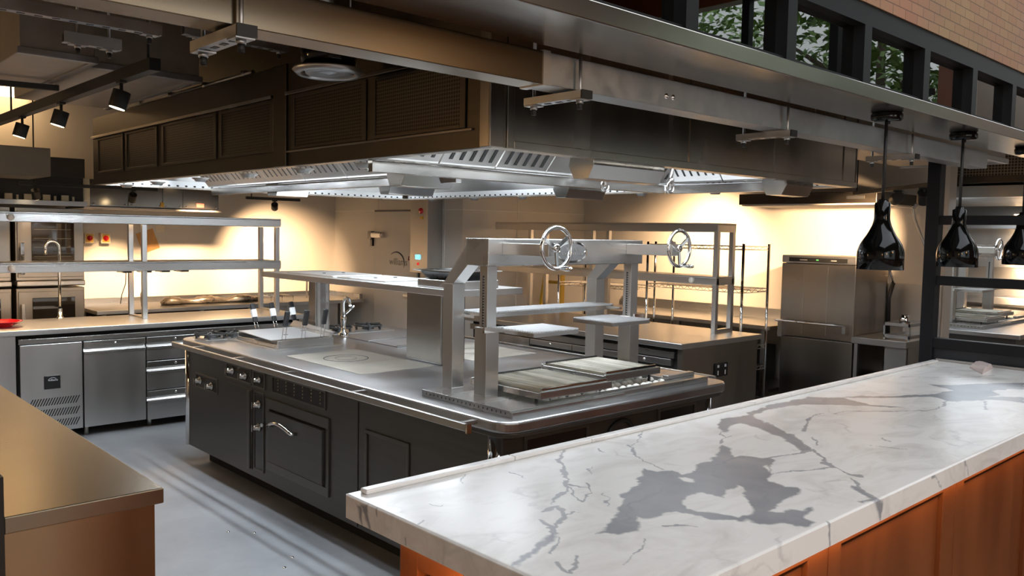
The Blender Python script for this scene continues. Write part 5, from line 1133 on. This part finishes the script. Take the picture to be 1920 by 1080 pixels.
for z0, z1 in ((1.745, 1.82), (1.302, 1.372)):
    s = MB().box(5.97, 6.25, 3.95, 6.72, z1 - 0.012, z1).box(5.97, 5.982, 3.95, 6.72, z0, z1 - 0.012).box(6.238, 6.25, 3.95, 6.72, z0, z1 - 0.012).box(5.982, 6.238, 3.95, 3.962, z0, z1 - 0.012).box(5.982, 6.238, 6.708, 6.72, z0, z1 - 0.012).build('shelf', M['steel_y'], rg, bevel=0.003)
    MB().box(6.08, 6.14, 4.1, 6.4, z0 + 0.015, z0 + 0.03).build('heat_strip', M['steel_soft'], s)
MB().lathe([(0, -0.022), (0.022, -0.020), (0.026, -0.012), (0.026, 0)], (5.97, 4.19, 1.335), 20, 'x').build('control_knob', plain('cream_knob', (0.85, 0.8, 0.7), 0.3), rg)  # pale cream control knob
# chrome wire shelving behind
def wire_rack(x0, x1, y0, y1, zs, top, label):
    t = thing('wire_rack', label, 'shelving', ((x0 + x1) / 2, (y0 + y1) / 2, 0), 'chrome wire shelving')
    for x in (x0, x1):
        for y in (y0, y1): MB().cyl((x, y, 0), (x, y, top), 0.0125, 12).build('post', M['chrome'], t)
    for z in zs:
        g = MB().bar((x0, y0, z), (x0, y1, z), 0.006, 0.006).bar((x1, y0, z), (x1, y1, z), 0.006, 0.006).bar((x0, y0, z), (x1, y0, z), 0.006, 0.006).bar((x0, y1, z), (x1, y1, z), 0.006, 0.006)
        g.bar((x0, y0, z - 0.03), (x0, y1, z - 0.03), 0.006, 0.006).bar((x1, y0, z - 0.03), (x1, y1, z - 0.03), 0.006, 0.006).bar((x0, y0, z - 0.03), (x1, y0, z - 0.03), 0.006, 0.006).bar((x0, y1, z - 0.03), (x1, y1, z - 0.03), 0.006, 0.006)
        n = int((y1 - y0) / 0.035)
        for i in range(n):
            y = y0 + (y1 - y0) * (i + 0.5) / n; g.bar((x0, y, z + 0.002), (x1, y, z + 0.002), 0.004, 0.004)
            ya = y0 + (y1 - y0) * i / n; yb = y0 + (y1 - y0) * (i + 1) / n
            g.bar((x0, ya, z - (0.03 if i % 2 else 0)), (x0, yb, z - (0 if i % 2 else 0.03)), 0.004, 0.004)
        for k in range(8):
            xa = x0 + (x1 - x0) * k / 8; xb = x0 + (x1 - x0) * (k + 1) / 8
            g.bar((xa, y0, z - (0.03 if k % 2 else 0)), (xb, y0, z - (0 if k % 2 else 0.03)), 0.004, 0.004)
        g.build('wire_shelf', M['chrome'], t)
wire_rack(6.42, 6.84, 3.98, 5.02, (0.25, 0.55, 0.74, 1.25, 1.625), 1.65, 'chrome wire rack standing behind the near end of the drawer counter')
wire_rack(6.42, 6.84, 5.25, 6.2, (0.25, 0.7, 1.2, 1.6), 1.65, 'chrome wire rack partly hidden by the near grill frame posts')
ld = thing('step_ladder', 'yellow step ladder standing behind the side shelf', 'ladder', (6.75, 6.55, 0))
for y0, y1, x in ((6.35, 6.46, 6.62), (6.80, 6.69, 6.62)):
    MB().bar((x, y0, 0), (x + 0.12, y1, 1.38), 0.03, 0.06, (1, 0, 0)).build('stile', M['ladder'], ld)
for k in range(4): MB().box(6.62 + 0.025 * k, 6.70 + 0.025 * k, 6.42 + 0.02 * k, 6.73 - 0.02 * k, 0.28 + 0.29 * k, 0.31 + 0.29 * k).build('tread', M['ladder'], ld)
rb = thing('rear_bench', 'stainless bench with upstand along the right hand wall', 'bench', (7.25, 5.1, 0))
MB().box(6.90, 7.61, 3.98, 6.3, 0.86, 0.90).build('top', M['steel_top'], rb, bevel=0.004)
MB().box(7.585, 7.61, 3.98, 6.3, 0.90, 1.0).build('upstand', M['steel_y'], rb)
for y in (4.05, 5.0, 6.2): MB().box(6.93, 6.965, y, y + 0.035, 0, 0.86).build('leg', M['steel_soft'], rb)
MB().box(6.95, 7.58, 4.0, 6.25, 0.28, 0.31).build('undershelf', M['steel_soft'], rb)
MB().box(7.0, 7.5, 4.25, 4.7, 0.312, 0.66).solo('black_crate', M['black'], 'black crate on the shelf under the right wall bench', 'crate')

# ================================================================== dishwasher, sink table
dw = thing('dishwasher', 'tall steel pass through dishwasher with a long bar handle', 'dishwasher', (7.25, 3.57, 0))
MB().box(6.97, 7.6, 3.235, 3.905, 0.10, 0.82).build('lower_body', M['shade_brown_steel'], dw, bevel=0.004)
MB().box(6.955, 7.6, 3.225, 3.91, 0.825, 1.485).build('hood_shell', M['shade_brown_steel'], dw, bevel=0.008, seg=3)
hd2 = MB().box(6.955, 7.6, 3.225, 3.91, 1.488, 1.555).build('control_head', M['steel_soft'], dw, bevel=0.004)
p = MB().box(6.949, 6.956, 3.30, 3.84, 1.50, 1.537).build('control_strip', M['dial'], hd2)
for y, w in ((3.70, 0.07), (3.42, 0.05)): MB().box(6.947, 6.949, y - w / 2, y + w / 2, 1.512, 1.522).build('printed_mark', plain('dim_print', (0.25, 0.25, 0.25), 0.4), p)
MB().box(6.947, 6.949, 3.56, 3.58, 1.515, 1.523).build('green_led', plain('green_led', (0.05, 0.4, 0.05), 0.3, emit=(0.2, 1, 0.2), es=1.5), p)
MB().box(6.952, 6.955, 3.688, 3.692, 0.86, 1.46).box(6.952, 6.955, 3.468, 3.472, 0.86, 1.46).build('panel_crease', M['steel_soft'], dw)
h = MB().box(6.90, 6.925, 3.27, 3.93, 0.955, 0.975).build('bar_handle', M['chrome'], dw, bevel=0.004)
MB().hexa([(6.90, 3.86, 0.82), (6.96, 3.86, 0.82), (6.96, 3.90, 0.82), (6.90, 3.90, 0.82)], [(6.90, 3.86, 0.96), (6.96, 3.86, 0.96), (6.96, 3.90, 0.96), (6.90, 3.90, 0.96)]).box(6.90, 6.96, 3.27, 3.30, 0.90, 0.96).build('handle_arm', M['steel_soft'], h)
for y in (3.27, 3.86):
    for x in (7.02, 7.55): MB().cyl((x, y, 0), (x, y, 0.10), 0.02, 12).build('foot', M['steel_soft'], dw)
cn = thing('condensate_canopy', 'dark rectangular canopy on the wall above the dishwasher', 'canopy', (7.2, 3.6, 1.99))
MB().box(6.78, 7.61, 3.0, 4.27, 2.005, 2.10).build('canopy_box', M['hood_outer'], cn, bevel=0.003)
MB().box(6.80, 7.60, 3.02, 4.25, 1.993, 2.005).build('canopy_lip', M['white_paint'], cn)
MB().box(6.774, 6.78, 3.1, 3.25, 2.04, 2.065).build('canopy_grip', M['black'], cn)
sk = thing('sink_table', 'steel sink table with backsplash between the dishwasher and the black partition', 'sink', (7.2, 2.93, 0))
MB().box(6.90, 7.6, 2.76, 3.215, 0.83, 0.885).build('top', M['steel_soft'], sk, bevel=0.004)
MB().box(7.585, 7.61, 2.76, 3.215, 0.885, 1.32).build('backsplash', M['steel_z'], sk)
MB().box(6.95, 7.58, 2.77, 2.95, 0.45, 0.83).build('bowl', M['steel_soft'], sk)
for y in (2.77, 3.17): MB().box(6.93, 6.965, y, y + 0.03, 0, 0.83).build('leg', M['steel_soft'], sk)
MB().box(6.85, 7.58, 2.77, 3.0, 0.55, 0.58).build('undershelf', M['steel_soft'], sk)
MB().box(7.0, 7.5, 3.01, 3.2, 0.0, 0.53).solo('waste_bin', M['black'], 'black bin under the sink table beside the dishwasher', 'bin')
sp = thing('spray_hose', 'coiled spring pre rinse spray hose arching beside the black partition', 'spray hose', (7.40, 3.0, 0.885))
MB().tube([(7.45, 3.140, 0.886), (7.45, 3.150, 1.190), (7.45, 3.115, 1.333)], 0.018, 10).build('riser_grip', M['grip'], sp)
MB().tube([(7.45, 3.115, 1.333), (7.45, 3.159, 1.472), (7.45, 3.159, 1.80)], 0.010, 8).build('riser', M['chrome'], sp)
arch = [Vector((7.42, 2.62 + 0.12 * (t - 0.0), 1.45 + 0.9 * t)) for t in (0, 0.1, 0.2)] if False else None
path = [(7.40, 2.816, 1.586), (7.40, 2.875, 1.734), (7.40, 2.940, 1.893), (7.40, 2.962, 1.975), (7.40, 2.933, 2.015), (7.40, 2.881, 2.028), (7.40, 2.814, 1.991), (7.40, 2.781, 1.937)]
MB().tube(path, 0.011, 8).build('hose', M['steel_soft'], sp)
coil = MB(); P2 = []; N_ = 110
for i in range(N_):
    f = i / (N_ - 1) * (len(path) - 4) + 3; k = min(int(f), len(path) - 2); u = f - k
    p0 = Vector(path[k]).lerp(Vector(path[k + 1]), u); d = (Vector(path[k + 1]) - Vector(path[k])).normalized(); nx = Vector((1, 0, 0)); ny = d.cross(nx)
    a = i * 2 * PI / 8; P2.append(p0 + (nx * math.cos(a) + ny * math.sin(a)) * 0.017)
coil.tube(P2, 0.004, 5).build('spring', M['chrome'], sp)
rk = thing('rinse_rack', 'open rinse rack with glassware on the sink table', 'rack', (7.2, 2.87, 0.885))
g = MB()
for z in (0.90, 1.0): g.box(6.98, 6.99, 2.77, 2.98, z, z + 0.025).box(7.38, 7.39, 2.77, 2.98, z, z + 0.025).box(6.99, 7.38, 2.77, 2.78, z, z + 0.025).box(6.99, 7.38, 2.97, 2.98, z, z + 0.025)
for x in (6.98, 7.38):
    for y in (2.77, 2.97): g.box(x, x + 0.01, y, y + 0.01, 0.886, 1.025)
g.build('frame', M['galv'], rk)
MB().lathe([(0, 0), (0.035, 0), (0.045, 0.05), (0.04, 0.08), (0.03, 0.10)], (7.1, 2.86, 0.99), 16).solo('steel_jug', M['chrome'], 'small steel pot standing in the rinse rack on the sink table', 'pot')

# right hand track with two spotlights
track('diagonal_track', (6.6, 3.10, 2.075), (5.7, 2.10, 2.075), 'black lighting track running behind the nearest heat lamp cord', (0.03,), 0.03, 0.03)
spot(6.10, 2.545, 2.06, (7.62, 3.78, 1.68), 'black spotlight right of the nearest heat lamp cord, aimed at the dishwasher wall', 900, r=0.042, L=0.09, ang=42, drop=0.05)
spot(5.86, 2.275, 2.06, (6.6, 2.6, 1.3), 'black spotlight tucked against the black partition post', 8, r=0.042, L=0.09, ang=60, drop=0.04)
track('added_rear_track', (6.72, 4.3, 2.315), (6.72, 5.4, 2.315), 'added black lighting track hidden behind the extraction hood near the right wall', (0.5,), 0.03, 0.03)  # unseen track, added to hold the right wall lamp
spot(6.72, 4.85, 2.30, (7.62, 5.2, 1.3), 'added black spotlight hidden behind the hood, brightening the right wall', 330, r=0.04, L=0.09, ang=110, drop=0.05)  # unseen lamp, added for more warm light on the right wall

# ================================================================== black steel partition at the end of the bar
pt = thing('partition_screen', 'black steel framed open screen standing at the far end of the marble bar', 'partition', (4.86, 1.3, 0))
MB().box(4.825, 4.895, 1.79, 1.86, 0, 2.185).build('post', M['black_frame'], pt, bevel=0.003)
MB().box(4.825, 4.895, 0.32, 0.38, 0, 2.185).build('post', M['black_frame'], pt, bevel=0.003)
for z0, z1 in ((1.793, 1.842), (1.462, 1.512), (1.115, 1.17)):
    MB().box(4.83, 4.89, 0.38, 1.79, z0, z1).build('rail', M['black_frame'], pt, bevel=0.002)
MB().box(4.845, 4.875, 0.38, 1.79, 0.0, 1.115).build('solid_panel', M['grey_panel'], pt)
MB().box(4.806, 4.824, 0.89, 1.76, 1.05, 1.062).build('edge_trim', M['steel_soft'], pt)

# ================================================================== second cooking line beyond the partition
r2 = thing('second_range', 'steel cooking range seen through the black screen', 'range', (9.2, 2.9, 0))
MB().box(8.2, 10.0, 2.35, 3.9, 0.1, 0.86).build('body', M['enamel'], r2); MB().box(8.15, 10.05, 2.3, 3.95, 0.86, 0.90).build('top', M['range_top'], r2, bevel=0.005)
MB().box(8.3, 9.9, 2.5, 3.8, 0, 0.1).build('plinth', M['black_gap'], r2)
g2 = copy_tree(gs, (5.95, 0.05, 0.0), 'second grill frame with chrome handwheels beyond the black screen')
for o, dx, lab in list((o, 5.95, l) for o, l in zip([q for q in C.objects if q.name.startswith('grill_grate')], ('left grate on the second grill beyond the black screen', 'right grate on the second grill beyond the black screen'))):
    copy_tree(o, (dx, 0.05, 0.0), lab)
ws = thing('splash_shelving', 'lit steel splashback with two long shelves on the far wall beyond the black screen', 'shelf', (10.85, 3.4, 0.9))
MB().box(10.96, 10.995, 0.6, 6.5, 0.9, 2.2).build('splashback', M['steel_soft'], ws)
for z0, z1 in ((1.42, 1.52), (1.86, 1.96), (1.0, 1.08)): MB().box(10.6, 10.96, 0.6, 6.5, z0, z1).build('shelf_board', M['steel_y'], ws, bevel=0.004)
rr = MB().box(10.3, 10.95, 0.6, 6.5, 0, 0.95).solo('far_counter', M['steel_soft'], 'pale steel counter along the far wall under the lit shelves', 'counter')
lamp('far_shelf_light', 'AREA', (10.7, 3.2, 1.41), 30, WARM, (10.95, 3.2, 0.9), 0.06, 4.5)
lamp('far_shelf_light', 'AREA', (10.7, 3.2, 1.85), 22, WARM, (10.95, 3.2, 1.5), 0.06, 4.5)
h2 = thing('second_hood', 'pale steel extraction hood with a perforated panel beyond the black screen', 'extraction hood', (9.2, 3.1, 2.0))
MB().box(8.0, 10.2, 2.1, 4.2, 2.22, 2.75).build('hood_box', M['hood_outer'], h2)
MB().box(7.99, 8.0, 2.25, 3.1, 2.28, 2.62).build('perforated_panel', M['perf_dark_x'], h2)
f = MB()
for i in range(7): f.hexa([(8.1 + 0.3 * i, 2.2, 2.10), (8.37 + 0.3 * i, 2.2, 2.10), (8.37 + 0.3 * i, 4.1, 2.10), (8.1 + 0.3 * i, 4.1, 2.10)], [(8.1 + 0.3 * i, 2.2, 2.2), (8.37 + 0.3 * i, 2.2, 2.2), (8.37 + 0.3 * i, 4.1, 2.2), (8.1 + 0.3 * i, 4.1, 2.2)])
f.build('filter_bank', M['steel_top'], h2)
lamp('second_hood_light', 'AREA', (9.0, 3.0, 2.09), 30, NEUTRAL, (9.0, 3.0, 0), 1.6, 1.2)

# ================================================================== dining side behind the camera, lamps added for warm light, trees outside
for x, y, lab in ((-0.8, 4.7, 'added warm globe lamp over the left side aisle, outside the frame'), (-1.2, -1.4, 'added globe lamp over the dining floor, far left behind the bar'), (0.9, -1.8, 'added globe lamp over the dining floor, behind the steel worktable'), (3.0, -1.4, 'added globe lamp over the dining floor, behind the marble bar')):
    zg = 1.9 if y > 2 else 2.5; hi = 3.39 if y > 2 else 4.39
    t = thing('added_globe_pendant', lab, 'pendant lamp', (x, y, zg), 'added globe pendants')
    MB().cyl((x, y, zg + 0.12), (x, y, hi), 0.006, 8).build('cord', M['black'], t)
    MB().lathe([(0, -0.13), (0.06, -0.115), (0.11, -0.07), (0.13, 0), (0.11, 0.07), (0.06, 0.115), (0.03, 0.125), (0, 0.125)], (x, y, zg), 24).build('globe', M['spot_glow'], t)
    lamp('added_globe_light', 'POINT', (x, y, zg - 0.18 if y < 2 else zg + 0.17), 24 if y < 2 else 20, (1.0, 0.55, 0.22), size=0.12)  # unseen lamps, added to warm the reflections and the left ducts
def tree(x, y, h, label, seed):
    t = thing('street_tree', label, 'tree', (x, y, -0.12), 'street trees outside'); rnd = random.Random(seed)
    tr = MB(); tr.tube([(x, y, -0.12), (x + 0.05, y, h * 0.35), (x - 0.05, y + 0.05, h * 0.6), (x, y, h * 0.9)], [0.12, 0.10, 0.07, 0.03], 8)
    for k in range(7):
        a = rnd.uniform(0, 2 * PI); z = h * rnd.uniform(0.35, 0.7); tr.tube([(x, y, z), (x + 0.5 * math.cos(a), y + 0.5 * math.sin(a), z + 0.5), (x + 1.1 * math.cos(a), y + 1.1 * math.sin(a), z + 0.9)], [0.05, 0.035, 0.015], 6)
    tr.build('trunk', M['bark'], t)
    lf = MB()
    for k in range(6500):
        a = rnd.uniform(0, 2 * PI); rr = 1.7 * math.sqrt(rnd.random()); zz = rnd.uniform(-1, 1); s = math.sqrt(max(0, 1 - zz * zz * 0.8))
        c = Vector((x + rr * s * math.cos(a), y + rr * s * math.sin(a), h * 0.68 + zz * h * 0.33)); d = Vector((rnd.uniform(-1, 1), rnd.uniform(-1, 1), rnd.uniform(-.6, .6))).normalized(); e2 = d.cross(Vector((rnd.uniform(-1, 1), rnd.uniform(-1, 1), 1))).normalized(); L = rnd.uniform(0.05, 0.09)
        lf.quad(c - d * L, c + e2 * L * 0.5, c + d * L, c - e2 * L * 0.5)
    o = lf.build('foliage', M['leaf'], t); o['kind'] = 'stuff'
tree(9.7, -1.6, 5.0, 'green street tree outside the side windows, nearer the kitchen', 1)
tree(10.2, -5.2, 5.6, 'green street tree outside the side windows, farther from the kitchen', 2)
tree(0.5, -8.0, 5.0, 'green street tree outside the rear windows', 3)
struct('wall_building', MB().box(13, 14, -9, 0, -0.2, 6).box(-4, 6, -15, -14, -0.2, 6), M['render_white'])
